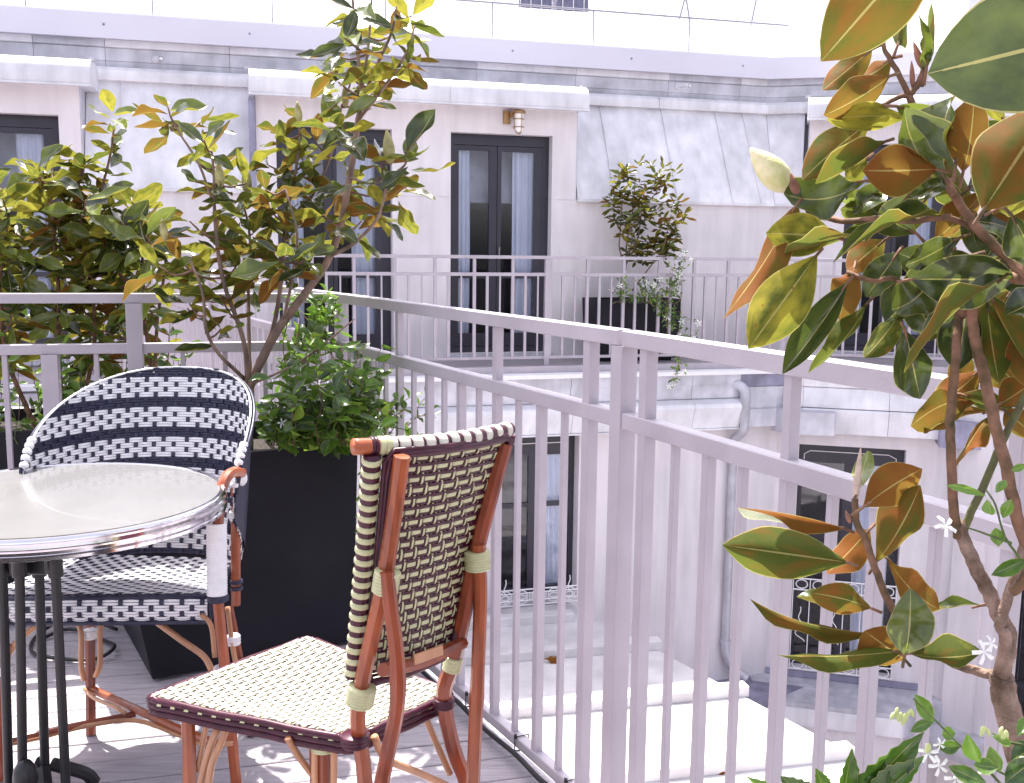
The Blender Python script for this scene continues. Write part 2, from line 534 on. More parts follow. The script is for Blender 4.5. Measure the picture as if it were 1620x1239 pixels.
def whorl(fol, tip, axis, n, L, meshes, light=.3, spread=.9, up=.35):
    axis = axis.normalized(); a0 = rnd.uniform(0, 6.28)
    s1 = axis.orthogonal().normalized(); s2 = axis.cross(s1)
    for i in range(n):
        a = a0 + i * 2.4
        out = s1 * math.cos(a) + s2 * math.sin(a)
        k = i / max(1, n)
        el = up + spread * (.2 - k) + rnd.uniform(-.25, .25)
        d = (out * math.cos(el) + axis * math.sin(el) + rv(.15) + Vector((0, 0, -.12))).normalized()
        p = tip - axis * (L * .55 * k) + out * .004
        l = L * rnd.uniform(.7, 1.1)
        nn = (axis * 1.0 - out * .25 + rv(.45)).normalized()
        fol.leaf(rnd.choice(meshes), p, p + d * l, nn, l * rnd.uniform(.31, .42), mag_color(light if k > .35 else light + .3))


# ==================================================================== SETTING
# ground far below the courtyard
tag(obj('ground', MB().box(-60, 60, -20, 90, -7.2, -7), mat('paving', (.35, .33, .35), .9, scale=3)), kind='structure')

# deck: boards run along DIR_A, cut off along the railing line
AZA = R(75.0)
DA = Vector((math.sin(AZA), math.cos(AZA), 0))
NA = Vector((-math.cos(AZA), math.sin(AZA), 0))          # away from camera
CB = Vector((-.614, 3.648, 0))                           # corner of the near railings
AZB = R(180 - 28.6)
DB = Vector((math.sin(AZB), math.cos(AZB), 0))
NB = Vector((math.cos(AZB), -math.sin(AZB), 0))          # towards the deck? (checked below)
if NB.x > 0: NB = -NB
AZB2 = R(180 - 24.7)
DB2 = Vector((math.sin(AZB2), math.cos(AZB2), 0))
NB2 = Vector((math.cos(AZB2), -math.sin(AZB2), 0))
if NB2.x > 0: NB2 = -NB2
BEND = CB + DB * 1.766


def rail_x(y):
    """x of the railing line at depth y"""
    if y > BEND.y: return CB.x + DB.x * (y - CB.y) / DB.y
    return BEND.x + DB2.x * (y - BEND.y) / DB2.y


deck = thing('deck', 'grey composite board terrace deck', None, kind='structure')
del deck['label']
PW = .1095
k0 = 2.615 % PW
for k in range(2, 92):
    c0 = k0 + k * PW                                    # perpendicular distance of the joint
    # intersections with the railing line: solve for point p = NA*c + DA*t on the line
    pts = []
    for c in (c0 + .0025, c0 + PW - .0025):
        best = None; lo, hi = -3.0, 6.0
        for _ in range(40):
            mid = (lo + hi) / 2; p = NA * c + DA * mid
            if p.x < rail_x(p.y) + .015: lo = mid
            else: hi = mid
        pts.append(lo)
    tl = -6.5 if c0 > 4 else -3.2
    if c0 > 10.0: continue
    z0, z1 = -.025, rnd.uniform(-.0008, .0008)
    a0, a1 = NA * c0 + NA * .0025, NA * (c0 + PW) - NA * .0025
    mb = MB()
    g = .006
    q = lambda v, t, z: v + DA * t + Vector((0, 0, z))
    # grooved board: two flat lands with a shallow channel between
    mid0 = a0 + NA * (PW * .47); mid1 = a0 + NA * (PW * .53)
    prof = [(a0, z0), (a0, z1 - .002), (a0 + NA * .002, z1), (mid0 - NA * .012, z1), (mid0 - NA * .01, z1 - .0015), (mid1 + NA * .01, z1 - .0015), (mid1 + NA * .012, z1), (a1 - NA * .002, z1), (a1, z1 - .002), (a1, z0)]
    P0 = [q(v, tl, z) for v, z in prof]
    tt = []
    for v, z in prof:
        f = (v - a0).length / (a1 - a0).length; tt.append(pts[0] * (1 - f) + pts[1] * f)
    P1 = [q(v, t, z) for (v, z), t in zip(prof, tt)]
    mb.extrude(None, P0, P1)
    obj('board', mb, M_deck, deck)
obj('joist_bed', MB().hexa([Vector((-7, .2, -.16)), Vector((rail_x(.2) - .02, .2, -.16)), Vector((rail_x(10) - .02, 10, -.16)), Vector((-10.5, 8, -.16))],
                         [Vector((-7, .2, -.045)), Vector((rail_x(.2) - .02, .2, -.045)), Vector((rail_x(10) - .02, 10, -.045)), Vector((-10.5, 8, -.045))]), M_dark, deck)
for a, b in ((CB - DB * 7.2, BEND), (BEND, BEND + DB2 * 1.9)):
    nn = NB if b is BEND or b == BEND else NB2
    mb = MB(); mb.beam(a - nn * .012 + Vector((0, 0, -.1)), b - nn * .012 + Vector((0, 0, -.1)), .02, .2)
    obj('edge_board', mb, M_rail, deck)
# wall of the terrace block under the deck
tag(obj('terrace_wall', MB().hexa([Vector((-7, .2, -7)), Vector((rail_x(.2) - .05, .2, -7)), Vector((rail_x(10) - .05, 10, -7)), Vector((-10.5, 8, -7))],
                                  [Vector((-7, .2, -.17)), Vector((rail_x(.2) - .05, .2, -.17)), Vector((rail_x(10) - .05, 10, -.17)), Vector((-10.5, 8, -.17))]), M_stucco2),
    'pale rendered block carrying the boarded terrace', 'wall')

# ==================================================================== FAR BUILDING
AZ1 = R(74.5)
ROT1 = math.pi / 2 - AZ1
O1 = Vector((-.14, 10.9, 0))
D1 = Vector((math.sin(AZ1), math.cos(AZ1), 0))
AZ2 = R(105)
ROT2 = math.pi / 2 - AZ2
S0 = 3.2
O2 = O1 + D1 * S0
TH = math.tan((AZ2 - AZ1) / 2)
bld = thing('apartment_building', 'pale rendered zinc roofed building with french doors across the courtyard', 'building', O1, ROT1)
wing = thing('apartment_building', 'angled wing of the zinc roofed building behind the large magnolia leaves at right', 'building', O2, ROT2)
SL, SR = -9.0, 4.6
# (local coordinates: x along the wall, y = away from the viewer, z up; off = -y)


def wall(name, parent, s0, s1, z0, z1, y0, th, openings, m, kind=None, mit0=False, mit1=False):
    """wall with rectangular openings [(a,b,c,d)], front face at y0"""
    xs = sorted({s0, s1, *[v for o in openings for v in (o[0], o[1])]})
    zs = sorted({z0, z1, *[v for o in openings for v in (o[2], o[3])]})
    mb = MB()
    for i in range(len(xs) - 1):
        # merge vertical runs
        run = None
        for j in range(len(zs) - 1):
            cx, cz = (xs[i] + xs[i + 1]) / 2, (zs[j] + zs[j + 1]) / 2
            op = any(a < cx < b and c < cz < d for a, b, c, d in openings)
            if not op: run = (run[0], zs[j + 1]) if run else (zs[j], zs[j + 1])
            if (op or j == len(zs) - 2) and run:
                x0, x1 = xs[i], xs[i + 1]
                e0 = th * TH * (1 if mit0 and i == 0 else 0); e1 = th * TH * (1 if mit1 and i == len(xs) - 2 else 0)
                mb.hexa([(x0, y0, run[0]), (x1, y0, run[0]), (x1 + e1, y0 + th, run[0]), (x0 - e0, y0 + th, run[0])],
                        [(x0, y0, run[1]), (x1, y0, run[1]), (x1 + e1, y0 + th, run[1]), (x0 - e0, y0 + th, run[1])])
                run = None
    return obj(name, mb, m, parent, local=True)


def bandp(name, parent, prof, s0, s1, m, mit=0, smooth=False, joints=0):
    """profile [(off, z)] extruded; mit=1: mitre at s1 end (building), -1: mitre at s0 (wing)"""
    mb = MB()
    e0 = [(s0 if mit != -1 else s0 + o_ * TH, -o_, z) for o_, z in prof]
    e1 = [(s1 if mit != 1 else s1 - o_ * TH, -o_, z) for o_, z in prof]
    mb.extrude(None, [Vector(p) for p in e0], [Vector(p) for p in e1])
    return obj(name, mb, m, parent, local=True, smooth=smooth)


def french_door(parent, s0, s1, z0, z1, y, seed=0, curt=True, label=None, split=None):
    fw = .07
    mb = MB()
    mb.box(s0, s0 + fw, y, y + .07, z0, z1); mb.box(s1 - fw, s1, y, y + .07, z0, z1)
    mb.box(s0 + fw, s1 - fw, y, y + .07, z1 - .11, z1); mb.box(s0 + fw, s1 - fw, y, y + .07, z0, z0 + .06)
    d = obj('french_door', mb, M_frame, parent, local=True, label=label)
    mid = (s0 + s1) / 2 - .03 if split is None else split
    fixed_w = .085
    # two leaves: each its own frame
    for a, b, yy in ((s0 + fw, mid + .01, y + .012), (mid + .014, s1 - fw, y + .004)):
        m2 = MB()
        za, zb = z0 + .065, z1 - .115
        m2.box(a, a + fixed_w * .5, yy, yy + .05, za, zb); m2.box(b - fixed_w, b, yy, yy + .05, za, zb)
        m2.box(a + fixed_w * .5, b - fixed_w, yy, yy + .05, zb - .05, zb); m2.box(a + fixed_w * .5, b - fixed_w, yy, yy + .05, za, za + .14)
        m2.box(a + fixed_w * .5, b - fixed_w, yy + .004, yy + .046, .995 if z0 > -.5 else z0 + 1.1, 1.04 if z0 > -.5 else z0 + 1.15)
        obj('door_leaf', m2, M_frame, d, local=True)
        obj('pane', MB().box(a + fixed_w * .5 + .001, b - fixed_w - .001, yy + .02, yy + .026, za + .141, zb - .051), M_glass, d, local=True)
    obj('handle', MB().tube([(mid + .03, y - .035, z0 + 1.0), (mid + .03, y - .035, z0 + 1.13)], .008, 6), M_chrome, d, local=True)
    if curt:
        for a, b in ((s0 + .03, s0 + .36 * (s1 - s0) * .62), (s1 - .36 * (s1 - s0) * .95, s1 - .05)):
            n = 26; vs = []
            for i in range(n + 1):
                x = a + (b - a) * i / n; yy = y + .105 + .02 * math.sin(i * 1.35 + seed) + .008 * math.sin(i * 3.1)
                vs += [(x, yy, z0 + .03), (x + .01 * math.sin(i), yy - .01, (z0 + z1) / 2), (x, yy, z1 - .12)]
            mm = MB(); mm.add(vs, [(i * 3 + j, i * 3 + 3 + j, i * 3 + 4 + j, i * 3 + 1 + j) for i in range(n) for j in (0, 1)])
            # give the cloth a back
            mm.add([(v[0], v[1] + .004, v[2]) for v in vs], [(i * 3 + 1 + j, i * 3 + 4 + j, i * 3 + 3 + j, i * 3 + j) for i in range(n) for j in (0, 1)])
            obj('curtain', mm, M_curtain, d, smooth='all', local=True)
    # room behind
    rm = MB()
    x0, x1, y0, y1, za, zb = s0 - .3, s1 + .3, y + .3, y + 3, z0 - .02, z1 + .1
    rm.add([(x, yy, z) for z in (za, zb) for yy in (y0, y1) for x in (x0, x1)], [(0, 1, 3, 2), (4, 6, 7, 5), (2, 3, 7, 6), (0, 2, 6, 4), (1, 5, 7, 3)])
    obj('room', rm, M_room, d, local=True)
    return d


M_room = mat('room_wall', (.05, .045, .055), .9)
DZ = .14
doors = [(-.54, .56), (-2.30, -1.15), (-5.5, -4.28), (-8, -6.9)]
wall('wall', bld, SL, S0, .10, 1.835, 0, .3, [(a, b, .2, 1.84) for a, b in doors], M_stucco, mit1=True)
wall('wall', bld, -2.49, .83, 1.835, 2.80, 0, .3, [(a, b, 1.835, 2.5) for a, b in doors[:2]], M_stucco)
wall('wall', bld, SL, -4.09, 1.835, 2.80, 0, .3, [(a, b, 1.835, 2.5) for a, b in doors[2:]], M_stucco)
for i, (a, b) in enumerate(doors):
    french_door(bld, a + .001, b - .001, .2, 2.498, .12, seed=i)
# window sills / thresholds
for a, b in doors:
    obj('sill', MB().box(a - .02, b + .02, -.05, .11, .16, .198), M_zincm, bld, local=True)
# roof structure behind everything
bandp('roof', bld, [(-.3, 1.8), (-.62, 2.9), (-.7, 3.5), (-6, 3.9), (-6, 1.8)], SL, S0, M_zincm, mit=1)
bandp('roof', wing, [(-.3, 1.8), (-.62, 2.9), (-.7, 3.5), (-6, 3.9), (-6, 1.8)], 0, 8, M_zincm, mit=-1)


def mansard(parent, a, b, mit=0):
    """one sheet of the sloping zinc, bottom at off .05 z 1.85, top off -.5 z 2.92"""
    pr = [(.05, 1.835), (.055, 1.848), (-.5, 2.925), (-.53, 2.925), (.0, 1.835)]
    o = bandp('zinc_sheet', parent, pr, a + .004, b - (.004 if mit != 1 else 0), M_zinc, mit=mit)
    # standing seam on the right edge
    if mit != 1:
        m2 = MB(); m2.beam((b, -.062, 1.85), (b, .493, 2.925), .012, .022, up=(0, -1, .5))
        obj('seam', m2, M_zinc, parent, local=True)
    return o


for a, b in ((-4.08, -3.75), (-3.75, -3.08), (-3.08, -2.50), (.84, 1.26), (1.26, 2.0), (2.0, 2.67), (2.67, 3.02)): mansard(bld, a, b)
mansard(bld, 3.02, S0, mit=1)
mansard(wing, 0.0, .3, mit=-1)
# lip at the foot of the mansard
for a, b, mt in ((-4.08, -2.5, 0), (.84, S0, 1)):
    bandp('zinc_lip', bld, [(.06, 1.82), (.062, 1.85), (.03, 1.853), (.002, 1.853), (.002, 1.822)], a, b, M_zinc, mit=mt)
bandp('zinc_lip', wing, [(.06, 1.82), (.062, 1.85), (.03, 1.853), (.002, 1.853), (.002, 1.822)], 0, .36, M_zinc, mit=-1)


def caps(parent, spans, mit, end):
    # rounded ridge cap above the mansard
    pr = [(-.52, 2.9), (-.43, 2.905), (-.42, 2.93), (-.425, 3.0), (-.46, 3.035), (-.52, 3.04)]
    for i, (a, b) in enumerate(spans):
        last = (mit == 1 and i == len(spans) - 1); first = (mit == -1 and i == 0)
        m_ = 1 if last else (-1 if first else 0)
        g0 = 0 if first else .003; g1 = 0 if last else .003
        bandp('ridge_cap', parent, pr, a + g0, b - g1, M_zinc, mit=m_, smooth=True)


caps(bld, [(-4.07, -2.52), (.87, 1.95), (1.95, S0)], 1, 0)
caps(wing, [(0, .35)], -1, 0)
for parent, spans, mit in ((bld, [(-9, -7.6), (-7.6, -6.2), (-6.2, -4.55), (-4.55, -3.9), (-3.9, -2.72), (-2.72, -1.5), (-1.5, -.15), (-.15, .98), (.98, 2.1), (2.1, 3.0), (3.0, S0)], 1), (wing, [(0, 1.1), (1.1, 2.4), (2.4, 3.7), (3.7, 8)], -1)):
    for i, (a, b) in enumerate(spans):
        last = mit == 1 and i == len(spans) - 1; first = mit == -1 and i == 0
        m_ = 1 if last else (-1 if first else 0)
        g0 = 0 if first else .002; g1 = 0 if last else .002
        bandp('zinc_flashing', parent, [(-.6, 3.03), (-.545, 3.03), (-.54, 3.1), (-.53, 3.105), (-.53, 3.225), (-.6, 3.225)], a + g0, b - g1, M_zincm, mit=m_)
        sh = .4 if not last and not first else 0
        bandp('zinc_flashing', parent, [(-.6, 3.228), (-.515, 3.228), (-.50, 3.235), (-.50, 3.30), (-.6, 3.30)], a + g0, b - g1, M_zinc if i % 3 else M_zincm, mit=m_)
bandp('parapet', bld, [(-.7, 3.303), (-.44, 3.303), (-.42, 3.29), (-.40, 3.295), (-.40, 3.53), (-.41, 3.545), (-.7, 3.545)], SL, S0, M_fascia, mit=1)
bandp('parapet', wing, [(-.7, 3.303), (-.44, 3.303), (-.42, 3.29), (-.40, 3.295), (-.40, 3.53), (-.41, 3.545), (-.7, 3.545)], 0, 8, M_fascia, mit=-1)
# rivets on the parapet
for i in range(9):
    s = -8 + i * 1.37
    if s < 3.2: obj('rivet', MB().lathe((s, 0, 0), [(.001, 0), (.012, .0), (.012, .006), (.001, .008)], 8), M_zincd, bld, local=True).matrix_basis = Matrix.Translation((0, .4, 3.42)) @ Matrix.Rotation(R(90), 4, 'X') @ Matrix.Translation((0, 0, 0))
# dormer hoods: rolled zinc
hp = [(-.55, 2.95), (-.2, 3.01), (.10, 3.0), (.19, 2.965), (.235, 2.90), (.24, 2.80), (.232, 2.765), (.25, 2.755), (.25, 2.742), (.21, 2.738), (.0, 2.77), (-.55, 2.78)]
for parent, a, b in ((bld, -2.55, -.6), (bld, -.597, .88), (bld, SL, -5.6), (bld, -5.597, -3.96), (wing, .33, 2.2), (wing, 2.203, 3.4)):
    bandp('dormer_hood', parent, hp, a, b, M_zinc, smooth=True)
for parent, s in ((bld, -2.56), (bld, .885), (bld, -3.955), (wing, .325)):
    obj('hood_clip', MB().box(s - .03, s + .03, -.06, .0, 3.0, 3.03), M_zincm, parent, local=True)
# dormer cheeks
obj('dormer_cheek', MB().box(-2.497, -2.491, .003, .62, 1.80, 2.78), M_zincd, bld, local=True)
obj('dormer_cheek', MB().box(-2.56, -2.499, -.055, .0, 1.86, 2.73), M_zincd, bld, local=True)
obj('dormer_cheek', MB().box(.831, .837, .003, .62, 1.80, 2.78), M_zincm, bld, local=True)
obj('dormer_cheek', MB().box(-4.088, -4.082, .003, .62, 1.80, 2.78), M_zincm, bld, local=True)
# overflow pipes
for s, z in ((-3.44, 3.13), (2.2, 3.165)):
    mb = MB(); mb.tube([(s, .56, z + .01), (s + .03, .42, z), (s + .07, .33, z - .012)], .026, 12, caps=False)
    mb.tube([(s + .07, .33, z - .012), (s + .072, .325, z - .0125), (s + .03, .42, z)], .019, 12, caps=False, mi=0)
    mb.tube([(s, .56, z + .01), (s + .012, .5, z + .006)], .034, 12)
    obj('overflow_pipe', mb, M_zinc, bld, smooth=True, local=True)

# ---- balcony floor and cornice under it
for i in range(6):
    y = -.755 + i * .125
    obj('balcony_board', MB().hexa([(SL, y, .11), (S0 - .0 + y * TH, y, .11), (S0 + (y + .12) * TH, y + .12, .11), (SL, y + .12, .11)],
                                   [(SL, y, .14), (S0 + y * TH, y, .14), (S0 + (y + .12) * TH, y + .12, .14), (SL, y + .12, .14)]), M_deck, bld, local=True)
    obj('balcony_board', MB().hexa([(-y * TH, y, .11), (8, y, .11), (8, y + .12, .11), (-(y + .12) * TH, y + .12, .11)],
                                   [(-y * TH, y, .14), (8, y, .14), (8, y + .12, .14), (-(y + .12) * TH, y + .12, .14)]), M_deck, wing, local=True)
for parent, s0, s1, mit in ((bld, SL, S0, 1), (wing, 0, 8, -1)):
    bandp('balcony_slab', parent, [(.0, -.5), (.0, .108), (.75, .108), (.75, -.5)], s0, s1, M_stucco, mit=mit)
    bandp('balcony_fascia', parent, [(.752, .075), (.752, .139), (.775, .139), (.775, .075)], s0, s1, M_rail, mit=mit)
    bandp('ledge_strip', parent, [(.752, .02), (.752, .073), (.80, .073), (.86, .06), (.86, .02)], s0, s1, M_white, mit=mit)
zspans = [(SL, -4), (-4, -2.1), (-2.1, -.75), (-.75, .55), (.55, 1.9), (1.9, 2.46)]
for a, b in zspans:
    bandp('zinc_flashing', bld, [(.752, -.09), (.752, .018), (.80, .018), (.80, -.09)], a + .002, b - .002, M_zincm)
    bandp('zinc_flashing', bld, [(.752, -.24), (.752, -.092), (.785, -.092), (.775, -.24)], a + .002, b - .002, M_zincm)
    bandp('gutter', bld, [(.70, -.56), (.70, -.243), (.80, -.25), (.87, -.29), (.885, -.33), (.875, -.36), (.80, -.56)], a + .002, b - .002, M_zinc, smooth=True)
bandp('gutter_lip', bld, [(.55, -.575), (.55, -.562), (.82, -.562), (.82, -.575)], SL, 2.46, M_zinc)
zs2 = [(2.46, S0)]
for a, b in zs2:
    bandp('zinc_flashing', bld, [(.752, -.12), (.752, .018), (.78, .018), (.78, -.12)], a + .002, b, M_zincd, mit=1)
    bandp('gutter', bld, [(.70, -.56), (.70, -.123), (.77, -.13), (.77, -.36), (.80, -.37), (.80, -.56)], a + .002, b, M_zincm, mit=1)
for i, (a, b) in enumerate(((0, .42), (.42, 1.3), (1.3, 1.86))):
    mt = -1 if i == 0 else 0
    g = 0 if i == 0 else .002
    bandp('zinc_flashing', wing, [(.752, -.12), (.752, .018), (.79, .018), (.79, -.12)], a + g, b - .002, M_zinc, mit=mt)
    bandp('zinc_flashing', wing, [(.70, -.34), (.70, -.123), (.775, -.13), (.82, -.30), (.82, -.34)], a + g, b - .002, M_zinc, mit=mt)
    bandp('gutter', wing, [(.70, -.62), (.70, -.343), (.83, -.35), (.85, -.37), (.80, -.61), (.80, -.62)], a + g, b - .002, M_zincm if i == 0 else M_zinc, mit=mt)
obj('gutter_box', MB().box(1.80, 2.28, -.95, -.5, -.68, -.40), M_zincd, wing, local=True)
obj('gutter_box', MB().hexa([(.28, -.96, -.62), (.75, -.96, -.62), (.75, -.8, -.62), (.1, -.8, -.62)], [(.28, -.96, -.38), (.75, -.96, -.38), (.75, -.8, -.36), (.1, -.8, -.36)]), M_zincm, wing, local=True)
# ---- lower storey
wins = [(-.18, .72, -2.36, -.62)]
wall('wall', bld, SL, S0 - .6 * TH, -5.5, -.576, -.6, .3, wins + [(-3.2, -2.2, -2.36, -.66)], M_stucco2, mit1=True)
wall('wall', wing, .6 * TH, 1.83, -7, -.622, -.6, .3, [(.41, 1.52, -3.38, -.79)], M_stucco2, mit0=True)


def low_window(parent, s0, s1, z0, z1, y, label):
    fw = .05; mb = MB()
    mb.box(s0, s0 + fw, y, y + .06, z0, z1); mb.box(s1 - fw, s1, y, y + .06, z0, z1)
    mb.box(s0 + fw, s1 - fw, y, y + .06, z1 - .22, z1); mb.box(s0 + fw, s1 - fw, y, y + .06, z0, z0 + .08)
    c = (s0 + s1) / 2
    mb.box(c - .06, c + .06, y, y + .055, z0 + .08, z1 - .22)
    zm = z0 + (z1 - z0) * .55
    for a, b in ((s0 + fw, c - .06), (c + .06, s1 - fw)):
        mb.box(a, b, y + .004, y + .05, zm, zm + .05)
    w = obj('window', mb, M_frame, parent, local=True, label=label)
    for a, b in ((s0 + fw, c - .06), (c + .06, s1 - fw)):
        for za, zb in ((z0 + .08, zm), (zm + .05, z1 - .22)):
            obj('pane', MB().box(a + .001, b - .001, y + .02, y + .026, za + .001, zb - .001), M_glass, w, local=True)
    # moulded strip in front of the blind box
    t = MB(); zz = z1 - .13
    t.tube([(s0 + .06, y - .015, zz - .06), (s0 + .06, y - .015, zz), (s0 + .12, y - .015, zz + .04), (s1 - .16, y - .015, zz + .04), (s1 - .08, y - .015, zz), (s1 - .08, y - .015, zz - .08)], .006, 5)
    obj('trim', t, M_stucco, w, local=True)
    n = 20; a, b = c + .12, s1 - .1; vs = []
    for i in range(n + 1):
        x = a + (b - a) * i / n; vs += [(x, y + .1 + .02 * math.sin(i * 1.5), z0 + .05), (x - .08 * (1 - i / n), y + .1 + .02 * math.sin(i * 1.5), z1 - .2)]
    mm = MB(); mm.add(vs, [(i * 2, i * 2 + 2, i * 2 + 3, i * 2 + 1) for i in range(n)])
    mm.add([(v[0], v[1] + .004, v[2]) for v in vs], [(i * 2 + 1, i * 2 + 3, i * 2 + 2, i * 2) for i in range(n)])
    obj('curtain', mm, M_curtain, w, local=True, smooth='all')
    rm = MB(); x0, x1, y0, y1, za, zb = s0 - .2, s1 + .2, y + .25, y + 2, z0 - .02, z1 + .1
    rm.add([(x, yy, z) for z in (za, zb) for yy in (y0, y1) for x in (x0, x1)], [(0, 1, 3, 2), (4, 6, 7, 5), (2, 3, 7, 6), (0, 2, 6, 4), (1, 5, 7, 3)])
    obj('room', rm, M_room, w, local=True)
    return w


low_window(bld, wins[0][0] + .001, wins[0][1] - .001, -2.359, -.621, -.45, 'dark framed lower window beside the white flat roof')
low_window(bld, -3.199, -2.201, -2.359, -.661, -.45, None)
low_window(wing, .411, 1.519, -3.379, -.791, -.45, 'tall dark lower window with scrolled ironwork guard')


def scroll_guard(parent, s0, s1, z0, z1, y):
    mb = MB()
    for z in (z1, z1 - .13, z0 + .12, z0): mb.tube([(s0, y, z), (s1, y, z)], .009, 5)
    n = int((s1 - s0) / .16)
    for i in range(n + 1):
        x = s0 + (s1 - s0) * i / n
        mb.tube([(x, y, z0), (x, y, z1)], .007, 4)
    for zc, r_ in ((z1 - .065, .05), (z0 + .06, .05)):
        for i in range(n):
            cx_ = s0 + (s1 - s0) * (i + .5) / n
            mb.tube([(cx_ + r_ * 1.25 * math.cos(a), y, zc + r_ * math.sin(a)) for a in [k * math.pi / 6 for k in range(13)]], .007, 4)
    for i in range(0, n, 2):
        cx_ = s0 + (s1 - s0) * (i + .5) / n; zc = (z0 + z1) / 2
        mb.tube([(cx_ + .06 * (1 - k / 26) * math.cos(k * .5), y, zc + .2 * (k / 13 - 1) ) for k in range(27)], .006, 4)
    return obj('window_guard', mb, M_white, parent, local=True)


scroll_guard(wing, .42, 1.51, -3.36, -2.3, -.66)
scroll_guard(bld, -.17, .71, -2.35, -2.27, -.66)
# ledge at the foot of the wing
obj('ledge', MB().hexa([(.15, -1.15, -3.80), (1.62, -1.15, -3.80), (2.3, -.602, -3.72), (-.05, -.602, -3.72)], [(.15, -1.15, -3.55), (1.62, -1.15, -3.55), (2.3, -.602, -3.47), (-.05, -.602, -3.47)]), M_zincm, wing, local=True)
obj('ledge_front', MB().box(.2, 1.6, -1.165, -1.152, -3.80, -3.60), M_zinc, wing, local=True)
obj('ledge_upstand', MB().box(.17, 1.8, -.63, -.602, -3.468, -3.40), M_zincd, wing, local=True)
obj('bay', MB().hexa([(.2, -1.1, -7), (1.6, -1.1, -7), (2.0, -.602, -7), (.0, -.602, -7)], [(.2, -1.1, -3.81), (1.6, -1.1, -3.81), (2.0, -.602, -3.81), (.0, -.602, -3.81)]), M_stucco2, wing, local=True)
# third facet, turning towards the viewer
AZ3 = AZ2 + R(38)
O3 = O2 + Vector((math.sin(AZ2), math.cos(AZ2), 0)) * 1.83 - Vector((-math.cos(AZ2), math.sin(AZ2), 0)) * .6
w3 = thing('apartment_building', 'corner block of the courtyard seen between the stems at right, with dark lower windows', 'building', O3, math.pi / 2 - AZ3)
wall('wall', w3, 0, 5, -7, .0, 0, .3, [(.9, 1.5, -5.2, -1.4), (2.4, 3.4, -3.4, -.9)], M_stucco2)
obj('pilaster', MB().box(.28, .62, -.05, -.002, -7, -.45), M_stucco, w3, local=True)
low_window(w3, .901, 1.499, -5.199, -1.401, .12, None)
low_window(w3, 2.401, 3.399, -3.399, -.901, .12, None)
bandp('cornice', w3, [(.0, -.2), (.0, .02), (.12, .02), (.14, .0), (.14, -.2)], -.1, 5, M_zincm)
bandp('cornice', w3, [(.0, -.45), (.0, -.203), (.06, -.203), (.06, -.45)], -.05, 5, M_zinc)
obj('ledge', MB().box(.0, 4, -.5, -.002, -3.85, -3.72), M_zincm, w3, local=True)
# wing windows on the terrace level
wall('wall', wing, 0, 8, .10, 1.835, 0, .3, [(.78, 1.86, .2, 1.84), (3.2, 4.3, .2, 1.84)], M_stucco, mit0=True)
wall('wall', wing, .36, 8, 1.835, 2.80, 0, .3, [(.78, 1.86, 1.835, 2.5), (3.2, 4.3, 1.835, 2.5)], M_stucco)
obj('dormer_cheek', MB().box(.352, .358, .003, .62, 1.80, 2.78), M_zincm, wing, local=True)
french_door(wing, .781, 1.859, .2, 2.498, .12, seed=5)
french_door(wing, 3.201, 4.299, .2, 2.498, .12, seed=6)
for a, b in ((.78, 1.86), (3.2, 4.3)): obj('sill', MB().box(a - .02, b + .02, -.05, .11, .16, .198), M_zincm, wing, local=True)

# drainpipe (moves with nothing else: part of the building)
mb = MB(); r_ = .047
pp = smooth_path([(2.36, -.70, -.10), (2.43, -.80, -.10), (2.48, -.86, -.16), (2.49, -.86, -.30), (2.49, -.86, -.46)], 4)
mb.tube(pp, r_ * 1.15, 12)
mb.tube(smooth_path([(2.49, -.86, -.46), (2.49, -.84, -.6), (2.48, -.68, -.72), (2.48, -.66, -.85)], 4), r_, 12)
mb.tube([(2.48, -.66, -.85), (2.48, -.66, -3.02)], r_, 12)
mb.tube(smooth_path([(2.48, -.66, -3.02), (2.49, -.67, -3.15), (2.56, -.72, -3.32), (2.68, -.82, -3.42)], 4), r_ * 1.1, 12)
dp = obj('drainpipe', mb, M_zincm, bld, smooth=True, local=True)
for z in (-.84, -1.95, -3.02):
    obj('pipe_collar', MB().lathe((2.48, -.66, z), [(r_ + .002, -.02), (r_ + .012, -.02), (r_ + .012, .02), (r_ + .002, .02)], 14), M_zincm, dp, local=True, smooth=True)
# ledge behind pipe foot
obj('ledge', MB().hexa([(2.2, -1.3, -3.62), (3.3, -1.0, -3.62), (3.1, -.602, -3.62), (2.2, -.602, -3.62)], [(2.2, -1.3, -3.5), (3.3, -1.0, -3.5), (3.1, -.602, -3.5), (2.2, -.602, -3.5)]), M_zincd, bld, local=True)

# ---- rooftop glass balustrade
M_steel = mat('dull_steel', (.30, .29, .34), .5)
gb = thing('glass_balustrade', 'milky glass balustrade along the roof edge with thin metal handrail', 'balustrade', O1 + Vector((0, .6, 3.55)), ROT1)
for k in range(10):
    a = -8.2 + k * 1.15
    obj('glass_panel', MB().box(a + .01, a + 1.14, -.106, -.094, 0.0, .34), M_frost, gb, local=True)
    obj('post', MB().box(a - .006, a + .006, -.115, -.085, 0, .36), M_steel, gb, local=True)
obj('handrail', MB().tube([(-8.3, -.1, .37), (3.4, -.1, .37)], .012, 8), M_steel, gb, local=True)
# cross braces of a tent frame behind
tf = thing('roof_frame', 'thin white rooftop frame of crossed poles behind the glass balustrade', 'frame', O1 + Vector((0, 2.5, 3.6)), ROT1)
for s, e in ((.4, .9), (.9, .4), (2.2, 2.6), (2.7, 2.35), (3.3, 3.6), (-1.2, -1.35), (-3.2, -3.15)):
    obj('pole', MB().tube([(s, 0, 0), (e, .0, 1.6)], .014, 6), M_steel, tf, local=True)
